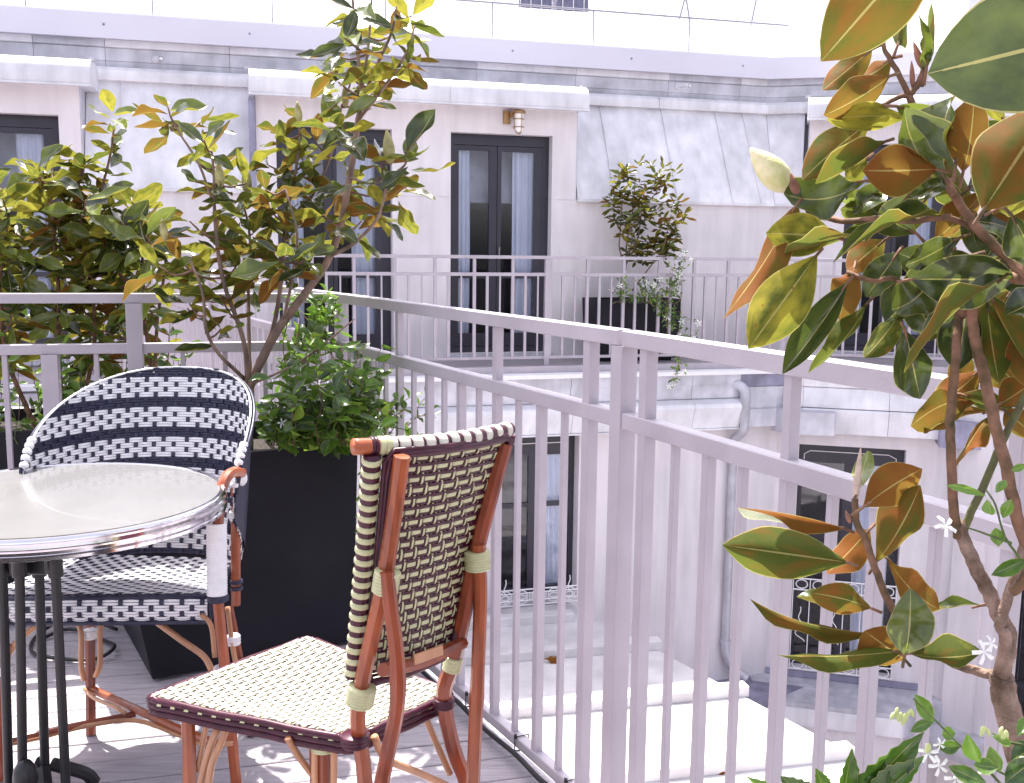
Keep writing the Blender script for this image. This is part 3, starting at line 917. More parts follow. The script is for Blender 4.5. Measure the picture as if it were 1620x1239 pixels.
# distant slate roof
dr = thing('distant_building', 'far grey slate roof showing above the glass balustrade', 'building', (1.05, 30, 4.0), 0)
obj('wall', MB().box(-1.0, 1.0, 0, 4, -6, 4.0), M_white, dr, local=True)
obj('roof', MB().hexa([(-1.0, 0, 4.02), (1.0, 0, 4.02), (1, 4, 4.02), (-1.0, 4, 4.02)], [(-.9, .4, 6), (.9, .4, 6), (.9, 4, 6), (-.9, 4, 6)]), M_slate, dr, local=True)
for i in range(7): obj('rail_bar', MB().box(-.95 + i * .3, -.93 + i * .3, -.05, -.02, 3.9, 4.9), M_white, dr, local=True)
# penthouse with louvres top right
pt = thing('penthouse', 'white rooftop block with slatted shutters at the top right corner', 'building', (6.62, 15.4, 3.4), R(-8))
obj('wall', MB().box(0, 6, .1, 3, -.5, 3.2), M_white, pt, local=True)
obj('corner_board', MB().box(-.06, .12, .0, .098, -.5, 3.2), M_shutter, pt, local=True)
for i in range(9):
    z = 1.32 + i * .19
    obj('slat', MB().hexa([(.14, -.02, z), (1.4, -.02, z), (1.4, .09, z + .09), (.14, .09, z + .09)], [(.14, -.02, z + .015), (1.4, -.02, z + .015), (1.4, .09, z + .105), (.14, .09, z + .105)]), M_shutter, pt, local=True)

# ---- white lower flat roof with battens
ZR = -2.42
e0 = atz(984, 999, ZR); e1 = atz(1288, 1161, ZR); ed = (e1 - e0).normalized()
p_far = e0 - ed * 1.6; p_near = e1 + ed * 3.5
bd = Vector((math.sin(R(77)), math.cos(R(77)), 0))
fr = thing('flat_roof', 'sunlit white flat roof with raised battens below the railing', 'roof', (e0.x, e0.y, ZR))
mb = MB()
c = [p_near - bd * 7, p_near, p_far, p_far - bd * 7]
mb.hexa([v + Vector((0, 0, -.3)) for v in c], c)
obj('slab', mb, M_roof, fr)
rt = MB(); rt.hexa([v + Vector((0, 0, -5)) for v in c], [v + Vector((0, 0, -.302)) for v in c]); obj('wall', rt, M_stucco2, fr)
for px, py in ((905, 967), (1043, 1010), (1180, 1081), (1346, 1177), (1560, 1310)):
    e = atz(px, py, ZR + .09)
    mb = MB(); mb.beam(e - bd * 7 + Vector((0, 0, -.048)), e + Vector((0, 0, -.048)), .13, .094, bev=.008)
    obj('batten', mb, M_roof, fr)

# ==================================================================== RAILINGS
def railing(label, O, D, length, ups, bars, posts, cat='railing', group=None, zb=.04, H=1.14, hw=.036, a_n=.013, a_w=.021, top=True, t0=0.0, mitre=0.0, baseups=None):
    """O corner on floor, D direction; ups: uprights reaching the top rail; bars: [(t, size)]; posts: [(t, size)]"""
    rot = math.atan2(D.y, D.x)
    r = thing('railing', label, cat, O, rot, group)
    z = O.z
    mb = MB(); mb.beam((t0, 0, H - .0165), (length, 0, H - .0165), hw, .033, bev=.002); obj('top_rail', mb, M_rail, r, local=True)
    mb = MB(); mb.beam((t0, 0, .953), (length, 0, .953), hw * .85, .034, bev=.002); obj('mid_rail', mb, M_rail, r, local=True)
    mb = MB(); mb.beam((t0, 0, zb + .012), (length, 0, zb + .012), hw * .8, .028, bev=.002); obj('bottom_rail', mb, M_rail, r, local=True)
    cache = {}

    def bar(t, a, z0, z1, name):
        k = (round(a, 4), round(z0, 3), round(z1, 3))
        if k not in cache:
            m_ = MB(); m_.beam((0, 0, z0), (0, 0, z1), a, a, up=(1, 0, 0), bev=.0012); cache[k] = mesh_of(name, m_, M_rail)
        return inst(name, cache[k], r, Matrix.Translation((t, 0, 0)), local=True)
    zt, zm0, zm1, z1b = H - .033, .936, .970, zb + .026
    for t, a in bars: bar(t, a, z1b, zm0, 'baluster')
    for t, a in ups:
        bar(t, a, z1b, zm0, 'baluster'); bar(t, a, zm1, zt, 'spacer')
    for t, a in posts: bar(t, a, 0, zt - .0005, 'post')
    return r


# near railing B, first length (from the far balcony to the bend)
N_, W_ = .0145, .0215
tb = [.04, .10, .205] + [.316 + .11 * i for i in range(12)]
bars = [(t, W_ if i % 2 else N_) for i, t in enumerate(tb)]
upl = {.546: W_, 1.196: W_}
bars2 = []; ups = []
for i, t in enumerate(tb):
    a = (W_ if i % 2 else N_)
    bars2.append((t, a))
bars = [(.10, W_), (.205, N_), (.316, W_), (.428, N_), (.659, N_), (.776, W_), (.88, N_), (.992, W_), (1.10, N_), (1.319, N_), (1.432, W_), (1.537, N_)]
ups = [(.546, W_), (1.205, W_), (1.642, .027)]
railB = railing('long pale mauve metal railing running from the corner past the front chair', CB, DB, 1.766, ups, bars, [(0.0, .04), (1.766, .040)])
railB2 = railing('nearest length of pale railing behind the big magnolia stems at right', BEND, DB2, 1.7,
                 [(.095, .027), (.525, .021), (.95, .021), (1.37, .021)], [(.2, N_), (.308, .020), (.409, N_), (.63, N_), (.725, .020), (.83, N_), (1.05, N_), (1.16, .02), (1.27, N_)], [(1.6, .04)], t0=.02)
# same line continued back to the far balcony
bs = []; us = []
for i in range(1, 58):
    t = .112 * i
    if i % 6 == 0: us.append((t, W_))
    else: bs.append((t, W_ if i % 2 else N_))
railC = railing('pale railing continuing behind the shrubs to the far balcony', CB, -DB, 6.55, us, bs, [(2.1, .04), (4.3, .04), (6.5, .04)], t0=.03)
# railing A behind the armchair
bA = []
uA = []
for i, t in enumerate([.14, .27, .405, .545, .69, .826, 1.11, 1.255, 1.40, 1.68, 1.82, 1.96, 2.1, 2.24]):
    bA.append((t, .0155 if i % 2 else .017))
railA = railing('mauve grey railing with a broad post behind the blue and white armchair', CB, -DA, 2.8, [], bA + [(.97, .052)], [(.70, .05), (1.54, .052)], t0=.02)
# far balcony railing
OF = O1 + D1 * 0 + Vector((math.cos(AZ1), -math.sin(AZ1), 0)) * .65 + Vector((0, 0, .105))
sl = [-1.13, -1.02, -.88, -.76, -.64, -.5, -.37, -.23, -.1, .05, .2, .34, .44, .56, .69, .82, .96, 1.09, 1.22]
fb = []; fu = []
t = -4.0; i = 0
while t < S0 - .65 * TH - .05:
    if i % 3 == 0: fu.append((t, .03))
    else: fb.append((t, .026 if i % 3 == 1 else .016))
    t += .132; i += 1
railF = railing('far balcony railing in front of the french door and the distant planter', OF, D1, S0 - .65 * TH, fu, fb, [(-4.1, .05), (.32, .05)], zb=.10, t0=-4.1, hw=.04, group=None)
OG = O2 + Vector((math.cos(AZ2), -math.sin(AZ2), 0)) * .65 + Vector((0, 0, .105))
D2 = Vector((math.sin(AZ2), math.cos(AZ2), 0))
fb = []; fu = []
t = .65 * TH + .1; i = 0
while t < 5:
    if i % 3 == 0: fu.append((t, .03))
    else: fb.append((t, .026 if i % 3 == 1 else .016))
    t += .132; i += 1
railG = railing('far balcony railing on the angled wing behind the hanging magnolia leaves', OG, D2, 5.0, fu, fb, [(.66 * TH, .05), (2.6, .05)], zb=.10, t0=.65 * TH + .02, hw=.04)

# cable along the foot of the railing with ties
cb = thing('cable', 'black cable tied along the foot of the railing beside the deck', 'cable', CB)
pts = []
tcs = [.2, .6, .98, 1.16, 1.36, 1.56, 1.766]
for i, t in enumerate([0, .3, .6, .9, 1.03, 1.2, 1.38, 1.5, 1.60, 1.766]):
    pts.append(CB + DB * t + NB * (.016 + .014) + Vector((0, 0, .028 if i % 2 else .036)))
for t in (.3, .6, 1.0): pts.append(BEND + DB2 * t + NB2 * .03 + Vector((0, 0, .03)))
obj('wire', MB().tube(smooth_path(pts, 4), .0065, 8), M_cable, cb, smooth='all')
for t in (.35, .78, 1.07, 1.355, 1.60):
    p = CB + DB * t + Vector((0, 0, .052)); l = []
    for u, v in ((-.020, -.020), (-.020, .017), (.020, .017), (.020, -.020), (-.034, -.026), (-.020, -.020)): l.append(p - NB * u * -1 + Vector((0, 0, v)))
    mb = MB(); mb.tube(l, .0022, 5); mb.box(p.x + NB.x * .018 - .004, p.x + NB.x * .018 + .004, p.y + NB.y * .018 - .004, p.y + NB.y * .018 + .004, p.z + .014, p.z + .024)
    obj('cable_tie', mb, M_cable, cb)
cc = [at(60, 990, 3.2), at(110, 975, 3.3), at(165, 980, 3.2), at(180, 1010, 3.1), at(150, 1033, 3.05), at(95, 1035, 3.05), at(50, 1015, 3.1), at(60, 992, 3.25), at(120, 985, 3.35), at(185, 995, 3.3)]
for p in cc: p.z = .012
cc[3].z = .03; cc[8].z = .04
tag(obj('cable', MB().tube(smooth_path(cc, 5), .006, 8), M_cable, None, smooth='all'), 'loose coil of black cable on the deck under the armchair', 'cable')

# wall lamp above the far door
wl = thing('wall_lamp', 'brass bulkhead wall lamp with caged white glass above the far door', 'lamp', O1 + D1 * .1 + Vector((0, 0, 2.6)), ROT1)
obj('backplate', MB().box(-.085, -.015, -.03, .0, .0, .13), M_brass, wl, local=True)
obj('arm', MB().box(-.03, .02, -.10, -.03, .07, .10), M_brass, wl, local=True)
obj('cap', MB().lathe((.05, -.12, .1), [(.001, .035), (.05, .034), (.068, .022), (.070, .0), (.05, -.004)], 16), M_brass, wl, smooth=True, local=True)
obj('lamp_glass', MB().lathe((.05, -.12, .0), [(.001, -.10), (.03, -.092), (.045, -.07), (.050, -.03), (.050, .095)], 16), M_lampglass, wl, smooth=True, local=True)
mb = MB()
for k in range(4):
    a = k * math.pi / 2 + .4
    mb.tube([(.05 + .055 * math.cos(a), -.12 + .055 * math.sin(a), .1), (.05 + .055 * math.cos(a), -.12 + .055 * math.sin(a), -.05), (.05 + .035 * math.cos(a), -.12 + .035 * math.sin(a), -.095), (.05, -.12, -.108)], .004, 5)
for z in (.04, -.04): mb.tube([(.05 + .056 * math.cos(k * .524), -.12 + .056 * math.sin(k * .524), z) for k in range(13)], .004, 5)
obj('cage', mb, M_brass, wl, local=True)


# ==================================================================== PLANTERS
def planter(name, label, base, topc, z1, th=.025, z0=0.01, group=None):
    """base, topc: four xy corners, counter-clockwise"""
    cx_ = sum(p[0] for p in base) / 4; cy_ = sum(p[1] for p in base) / 4
    r = thing(name, label, 'planter', (cx_, cy_, 0), 0, group)
    mb = MB(); n = 4
    O_ = [Vector((*p, z0)) for p in base]; T_ = [Vector((*p, z1)) for p in topc]
    tc_ = sum(T_, Vector()) / 4
    I_ = [p + (tc_ - p).normalized() * th * 1.4 for p in T_]
    J_ = [p + Vector((0, 0, -.05)) for p in I_]
    vs = O_ + T_ + I_ + J_
    fs = [(3, 2, 1, 0)]
    for a in range(4):
        b = (a + 1) % 4
        fs += [(a, b, b + 4, a + 4), (a + 4, b + 4, b + 8, a + 8), (a + 8, b + 8, b + 12, a + 12)]
    mb.add(vs, fs)
    obj('box', mb, M_planter, r)
    s_ = MB(); s_.add([p + Vector((0, 0, .002)) for p in J_], [(0, 1, 2, 3)]); s_.add([p + Vector((0, 0, -.05)) for p in J_], [(3, 2, 1, 0)])
    obj('soil', s_, M_soil, r)
    return r


# tapered planter behind the armchair: near corner (-1.07,2.91)
b0 = Vector((-1.069, 2.907))
zt = .66
t1 = atz(566, 700, zt); t0_ = atz(300, 724, zt)
uu = (t1 - t0_).normalized()
T1 = Vector((t1.x, t1.y)); T0 = T1 - Vector((uu.x, uu.y)) * .80
U2 = Vector((uu.x, uu.y)).normalized()
bk = Vector((-uu.y, uu.x)) * .50
if bk.y < 0: bk = -bk
# footprint smaller than the top (tapered)
pl1 = planter('planter', 'large tapered black planter box behind the armchair holding the tall magnolia', [b0, b0 + U2 * .64, b0 + U2 * .64 + bk * 1.1, b0 + bk * 1.1],
              [T0, T1, T1 + bk, T0 + bk], zt)
pl2 = planter('planter', 'black planter trough behind the left railing under the bushy magnolia', [(-3.0, 3.35), (-1.55, 3.75), (-1.7, 4.3), (-3.2, 3.9)], [(-3.0, 3.35), (-1.55, 3.75), (-1.7, 4.3), (-3.2, 3.9)], .62)
pf = O1 + D1 * 0
def fl(s, off): 
    v = O1 + D1 * s + Vector((math.cos(AZ1), -math.sin(AZ1), 0)) * off
    return (v.x, v.y)
pl3 = planter('planter', 'small black planter on the far balcony beside the door', [fl(.93, .5), fl(1.84, .5), fl(1.84, .1), fl(.93, .1)], [fl(.90, .52), fl(1.87, .52), fl(1.87, .08), fl(.90, .08)], .80, z0=.17)
obj('plinth', MB().add([Vector((*fl(s, o), z)) for z in (.142, .17) for s, o in ((.98, .45), (1.8, .45), (1.8, .15), (.98, .15))], [(3, 2, 1, 0), (4, 5, 6, 7), (0, 1, 5, 4), (1, 2, 6, 5), (2, 3, 7, 6), (3, 0, 4, 7)]), M_planter, pl3)
pl4 = planter('planter', 'black planter at the near right foot of the big leaved magnolia', [(.35, .75), (.62, .75), (.62, 1.05), (.35, 1.05)], [(.33, .72), (.62, .72), (.60, 1.12), (.33, 1.12)], .58)

# ==================================================================== PLANTS
def px_path(pts, Y):
    out = []
    for i, p in enumerate(pts):
        y = p[2] if len(p) > 2 else Y
        out.append(at(p[0], p[1], y))
    return out


def branch(parent, path, r0, r1, m, name='branch', n=7, k=4):
    P = smooth_path(path, k); K = len(P)
    P = [p + rv(r0 * .12) for p in P]
    return obj(name, MB().tube(P, [r0 + (r1 - r0) * (i / (K - 1)) for i in range(K)], n), m, parent, smooth='all')


# ---- tall magnolia in the tapered planter
base = at(391, 700, 3.30)
mg = thing('magnolia_tree', 'tall open magnolia with forked trunk growing from the tapered black planter', 'tree', (base.x, base.y, zt - .05))
fol = Foliage(mg, 295)
BR = [
    ([(391, 716, 3.3), (392, 660, 3.3), (394, 612, 3.28)], .020, .017),
    ([(394, 612, 3.28), (418, 562, 3.27), (448, 510, 3.26), (490, 455, 3.25), (522, 405, 3.24), (545, 330, 3.24), (558, 250, 3.25), (567, 190, 3.25), (571, 150, 3.25)], .016, .008),
    ([(571, 150, 3.25), (566, 80, 3.25), (560, 20, 3.25), (556, -25, 3.25)], .0065, .0035),
    ([(570, 165, 3.25), (598, 100, 3.22), (620, 50, 3.2), (627, 10, 3.2)], .006, .003),
    ([(567, 190, 3.25), (610, 135, 3.2), (645, 80, 3.15), (656, 40, 3.15)], .006, .003),
    ([(573, 140, 3.25), (584, 60, 3.3), (588, -10, 3.3)], .005, .003),
    ([(405, 585, 3.28), (432, 520, 3.34), (446, 440, 3.36), (452, 350, 3.36), (468, 270, 3.36), (474, 215, 3.36)], .009, .004),
    ([(393, 612, 3.28), (386, 540, 3.22), (352, 440, 3.2), (340, 350, 3.2), (339, 290, 3.2), (335, 240, 3.2)], .009, .0035),
    ([(340, 330, 3.2), (315, 260, 3.2), (290, 220, 3.2), (275, 195, 3.2)], .0045, .003),
    ([(388, 600, 3.28), (348, 562, 3.15), (326, 520, 3.1), (320, 460, 3.1), (300, 410, 3.1)], .007, .0035),
    ([(395, 598, 3.28), (394, 520, 3.35), (393, 450, 3.4), (396, 380, 3.4), (385, 320, 3.4)], .007, .0035),
    ([(522, 405, 3.24), (560, 385, 3.2), (600, 340, 3.18), (612, 280, 3.18)], .007, .0035),
    ([(398, 608, 3.28), (470, 575, 3.1), (530, 530, 3.0), (561, 505, 3.0)], .0045, .002),
    ([(452, 350, 3.36), (500, 300, 3.4), (530, 225, 3.42), (540, 170, 3.42)], .005, .003),
    ([(552, 280, 3.25), (590, 290, 3.15), (640, 262, 3.1), (652, 210, 3.1)], .005, .003),
    ([(448, 510, 3.26), (462, 440, 3.15), (470, 370, 3.12), (452, 300, 3.1)], .0055, .003),
]
brpts = []
for i, (p, a, b) in enumerate(BR):
    P = px_path(p, 3.25)
    branch(mg, P, a, b, M_bark, 'trunk' if i == 0 else 'branch')
    brpts += smooth_path(P, 3)[2:]
CL = [(265, 165, 6), (268, 195, 4), (320, 190, 5), (322, 222, 5), (345, 262, 5), (338, 290, 6), (390, 290, 5), (300, 350, 6), (332, 380, 7), (370, 330, 7), (400, 370, 8), (285, 415, 6), (250, 420, 5), (322, 450, 6), (352, 475, 6), (440, 400, 8), (430, 335, 8), (470, 360, 7), (500, 300, 8), (480, 255, 8), (445, 215, 7), (500, 225, 7), (540, 190, 7), (512, 340, 7), (552, 290, 7), (602, 250, 7), (642, 240, 6), (605, 320, 8), (640, 290, 6), (572, 350, 6), (545, 60, 7), (562, 15, 7), (525, 85, 5), (600, 108, 7), (620, 55, 6), (652, 25, 7), (650, 85, 6), (590, 148, 6), (560, 108, 6), (472, 185, 5), (425, 262, 6), (380, 410, 7), (410, 440, 6), (470, 420, 5), (350, 520, 3), (300, 480, 5), (420, 300, 6), (535, 130, 5), (490, 400, 5), (455, 300, 7)]
for x, y, n in CL:
    Yd = rnd.uniform(3.05, 3.42)
    tip = at(x, y, Yd)
    q_ = min(brpts, key=lambda b: (b - tip).length + (.6 if b.z > tip.z else 0))
    ax = (tip - q_)
    if ax.length > .03:
        mid = q_.lerp(tip, .5) - Vector((0, 0, ax.length * .12))
        branch(mg, [q_, mid, tip], .004, .0026, M_twig, 'twig', 5, 3)
    ax = (ax.normalized() * .5 + Vector((0, 0, 1)) + rv(.25))
    whorl(fol, tip, ax, n + 1, rnd.uniform(.115, .15), MAGL[:6], light=.2)
fol.done()
for x, y, tx, ty, Yd in ((262, 382, 256, 345, 3.1), (350, 298, 345, 254, 3.15), (618, 262, 612, 205, 3.1), (392, 310, 388, 262, 3.3), (474, 195, 470, 160, 3.3), (547, 170, 545, 135, 3.2)):
    a, b = at(x, y, Yd), at(tx, ty, Yd); L = (b - a).length
    d = (b - a) / L; n = 10; path = [a + d * L * i / n for i in range(n + 1)]
    rr = [L * .17 * max(.08, math.sin(math.pi * (i / n) ** .8) ** .7) for i in range(n + 1)]
    obj('bud', MB().tube(path, rr, 10), mat('bud_skin', (.42, .38, .16), .6, var=.25, scale=30), mg, smooth='all')

# ---- bushy magnolias behind the left railing
def shrub(label, base, stems, region, ncl, L, depth, light, cap=290, meshes=MAGL[:6], n=7):
    s = thing('magnolia_shrub', label, 'shrub', base)
    f = Foliage(s, cap); bp_ = []
    for p, a, b in stems:
        P = px_path(p, depth[0]); branch(s, P, a, b, M_bark2, 'stem'); bp_ += smooth_path(P, 3)[1:]
    for k in range(ncl):
        x, y = region(); tip = at(x, y, rnd.uniform(*depth))
        q_ = min(bp_, key=lambda b: (b - tip).length + (.8 if b.z > tip.z else 0)); ax = tip - q_
        mid = q_.lerp(tip, .5) - Vector((0, 0, ax.length * .15))
        branch(s, [q_, mid, tip], .005, .003, M_twig, 'twig', 4, 2)
        whorl(f, tip, ax.normalized() * .4 + Vector((0, 0, 1)) + rv(.3), n, L * rnd.uniform(.85, 1.15), meshes, light)
    f.done()
    return s


def reg1():
    while True:
        x, y = rnd.uniform(-60, 150), rnd.uniform(235, 560)
        top = 235 + abs(x - 60) * .18
        if y > top: return x, y


def reg2():
    while True:
        x, y = rnd.uniform(120, 250), rnd.uniform(300, 590)
        if y > 290 + abs(x - 200) * 1.1 and not (y > 470 and rnd.random() < .5): return x, y


sh1 = shrub('dense bushy magnolia with yellow green leaves behind the left railing', (-2.2, 3.85, .57),
            [([(95, 700, 3.85), (92, 560, 3.85), (93, 470, 3.85), (85, 380, 3.85), (80, 290, 3.85)], .011, .005),
             ([(70, 700, 3.8), (40, 640, 3.8), (10, 560, 3.8), (0, 450, 3.8), (15, 330, 3.8)], .011, .005),
             ([(100, 700, 3.9), (140, 600, 3.9), (150, 500, 3.9), (135, 400, 3.9), (120, 300, 3.9)], .010, .004)],
            reg1, 54, .14, (3.65, 4.1), .5, n=7)
sh2 = shrub('slender magnolia with red stems and one tall shoot, right of the bushy magnolia', (-1.85, 3.95, .57),
            [([(228, 690, 3.9), (222, 560, 3.9), (215, 480, 3.9), (170, 400, 3.9), (152, 340, 3.9), (172, 260, 3.9), (180, 205, 3.9)], .011, .0035),
             ([(235, 690, 3.9), (245, 580, 3.9), (250, 500, 3.9), (262, 420, 3.9), (255, 390, 3.9)], .009, .004),
             ([(222, 690, 3.9), (240, 600, 3.9), (228, 500, 3.9), (225, 400, 3.9), (215, 330, 3.9)], .010, .004)],
            reg2, 38, .14, (3.75, 4.15), .45, n=7)
f = Foliage(sh2, 60)
for x, y, n in ((178, 178, 6), (176, 205, 4), (178, 235, 3), (174, 265, 4), (165, 300, 4), (158, 330, 4)):
    whorl(f, at(x, y, 3.9), Vector((.1, 0, 1)) + rv(.15), n, .11, MAGL[:6], .3)
f.done()


# ---- leafy jasmine
def star(parent, p, s, nrm=None):
    nrm = nrm or (Vector((0, -1, .4)) + rv(.5)).normalized()
    u = nrm.orthogonal().normalized(); w = nrm.cross(u); mb = MB()
    for k in range(5):
        a = k * 1.2566 + .3; d = u * math.cos(a) + w * math.sin(a); e = u * math.cos(a + 1.57) + w * math.sin(a + 1.57)
        mb.add([p, p + d * s * .45 + e * s * .22 + nrm * s * .1, p + d * s * .95 + e * s * .34 - nrm * s * .05, p + d * s + e * s * .02 - nrm * s * .12, p + d * s * .5 - e * s * .12 + nrm * s * .12], [(0, 1, 2, 3, 4)])
    mb.tube([p - nrm * s * .5, p], s * .06, 5)
    return obj('flower', mb, M_petal, parent)


def vine(name, label, cat, base, region, nst, L, depth, light, cap=290, flowers=6, m=JASL, fs=.014, rising=True, width=.5):
    s = thing(name, label, cat, base); f = Foliage(s, cap)
    for k in range(nst):
        x0, y0, x1, y1 = region()
        Y0 = rnd.uniform(*depth); n = 7
        P = []
        for i in range(n + 1):
            t = i / n
            P.append(at(x0 + (x1 - x0) * t + rnd.uniform(-5, 5), y0 + (y1 - y0) * t + math.sin(t * 3) * rnd.uniform(-5, 8), Y0 + rnd.uniform(-.02, .02)))
        P = smooth_path(P, 2)
        obj('vine_stem', MB().tube(P, [.0022 - .0012 * i / len(P) for i in range(len(P))], 4), M_twig if rnd.random() < .6 else M_gstem, s)
        for i in range(2, len(P), 2):
            tg = (P[i] - P[i - 1]).normalized(); sd_ = tg.cross(Vector((rnd.uniform(-1, 1), rnd.uniform(-1, 1), .5))).normalized()
            lt = rnd.random() < light
            for g in (1, -1):
                if rnd.random() < .15: continue
                d = (sd_ * g + tg * .5 + Vector((0, 0, -.15)) + rv(.3)).normalized(); l = L * rnd.uniform(.6, 1.15)
                f.leaf(rnd.choice(m), P[i], P[i] + d * l, (Vector((0, -.35, 1)) + rv(.6)).normalized(), l * width * rnd.uniform(.85, 1.1),
                       (rnd.uniform(.3, 1), (rnd.uniform(.6, 1) if lt else rnd.uniform(0, .3)), 0))
        if k < flowers: star(s, P[-1] + rv(.01), fs * rnd.uniform(.9, 1.3))
    f.done()
    return s


def rj1():
    x = rnd.uniform(425, 575)
    return x, 705, x + rnd.uniform(-25, 45), (rnd.uniform(585, 685) if rnd.random() < .8 else rnd.uniform(470, 590))


vine('jasmine', 'star jasmine with glossy leaves filling the tapered planter under the tall magnolia', 'climbing plant', (at(480, 700, 3.2).x, 3.2, .62), rj1, 70, .066, (2.95, 3.45), .22, flowers=9, width=.6)
vine('jasmine', 'bright green climbing shoots twined round the railing corner post', 'climbing plant', (at(540, 700, 3.6).x, 3.6, .62),
     lambda: (rnd.uniform(440, 545), rnd.uniform(560, 620), rnd.uniform(440, 545), rnd.uniform(455, 500)), 16, .05, (3.45, 3.6), .85, flowers=3)
vine('jasmine', 'light climbing stems hanging through the balusters beside the front chair back', 'climbing plant', (at(600, 720, 3.3).x, 3.3, .5),
     lambda: (rnd.uniform(570, 600), rnd.uniform(640, 760), rnd.uniform(590, 690), rnd.uniform(610, 700)), 11, .04, (3.05, 3.2), .7, flowers=3)
vine('jasmine', 'low green climbing plant filling the trough below the bushy magnolia', 'climbing plant', (-2.4, 3.7, .57),
     lambda: (lambda x: (x, 710, x + rnd.uniform(-30, 30), rnd.uniform(500, 640)))(rnd.uniform(-40, 300)), 46, .065, (3.6, 4.2), .6, flowers=4)
# leaning down the side of the planter
vine('jasmine', 'thin trailing shoots between the planter and the railing', 'climbing plant', (at(578, 720, 3.2).x, 3.2, .4),
     lambda: (580, 700, 580 + rnd.uniform(-8, 8), 850), 3, .035, (3.1, 3.2), .6, flowers=0)

# ---- far magnolia and jasmine on the far balcony
fm = thing('magnolia_tree', 'small round magnolia in the far balcony planter', 'tree', (*fl(1.25, .3), .76))
Yf = at(985, 465, 10.75).y
for p, a, b in (([(985, 470, 10.85), (985, 440, 10.85), (990, 415, 10.85)], .022, .018), ([(990, 418, 10.85), (980, 395, 10.85), (981, 370, 10.85), (985, 300, 10.85)], .010, .005),
                ([(990, 418, 10.85), (1005, 390, 10.85), (1012, 360, 10.85), (1020, 290, 10.85)], .012, .005), ([(990, 418, 10.85), (1000, 380, 10.8), (1003, 350, 10.8), (1050, 290, 10.8)], .010, .005),
                ([(1000, 460, 10.85), (1030, 420, 10.85), (1048, 395, 10.8), (1062, 340, 10.8)], .009, .005), ([(990, 418, 10.85), (992, 380, 10.9), (1000, 340, 10.9), (1005, 280, 10.9)], .010, .005)):
    branch(fm, px_path(p, 10.85), a, b, M_bark, 'branch', 6, 3)
f = Foliage(fm, 290)
for k in range(70):
    while True:
        x, y = rnd.uniform(960, 1084), rnd.uniform(262, 412)
        cxx = 1012 + (y - 262) * .06
        wv_ = 54 * math.sqrt(max(0, 1 - ((y - 335) / 82) ** 2)) + 6
        if abs(x - cxx - 6) < wv_: break
    whorl(f, at(x, y, rnd.uniform(10.65, 11.0)), Vector((0, 0, 1)) + rv(.4), 8, rnd.uniform(.11, .15), MAGS, .3)
for x, y in ((990, 268), (1010, 258), (1032, 258), (1050, 262), (1068, 270), (985, 275), (1040, 280)): whorl(f, at(x, y, 10.8), Vector((0, 0, 1)) + rv(.2), 5, .11, MAGS, .7, up=.8)
f.done()
def rj2():
    r = rnd.random()
    if r < .35: x = rnd.uniform(970, 1070); return x, 480, x + rnd.uniform(-20, 20), rnd.uniform(440, 465)
    if r < .7: x = rnd.uniform(1060, 1095); return rnd.uniform(1040, 1065), 470, x, rnd.uniform(395, 440)
    x = rnd.uniform(1055, 1112); return rnd.uniform(1020, 1065), 470, x, rnd.uniform(500, 545)
vine('jasmine', 'white flowered jasmine trailing over the far black planter', 'climbing plant', (*fl(1.6, .4), .76), rj2, 42, .052, (10.45, 10.75), .4, cap=290, flowers=26, fs=.03)
vine('jasmine', 'trailing jasmine sprig hanging below the far balcony edge', 'climbing plant', (*fl(1.5, .8), .1), lambda: (1075, 548, rnd.uniform(1064, 1084), rnd.uniform(585, 612)), 5, .05, (9.95, 10.0), .4, flowers=3, fs=.03)

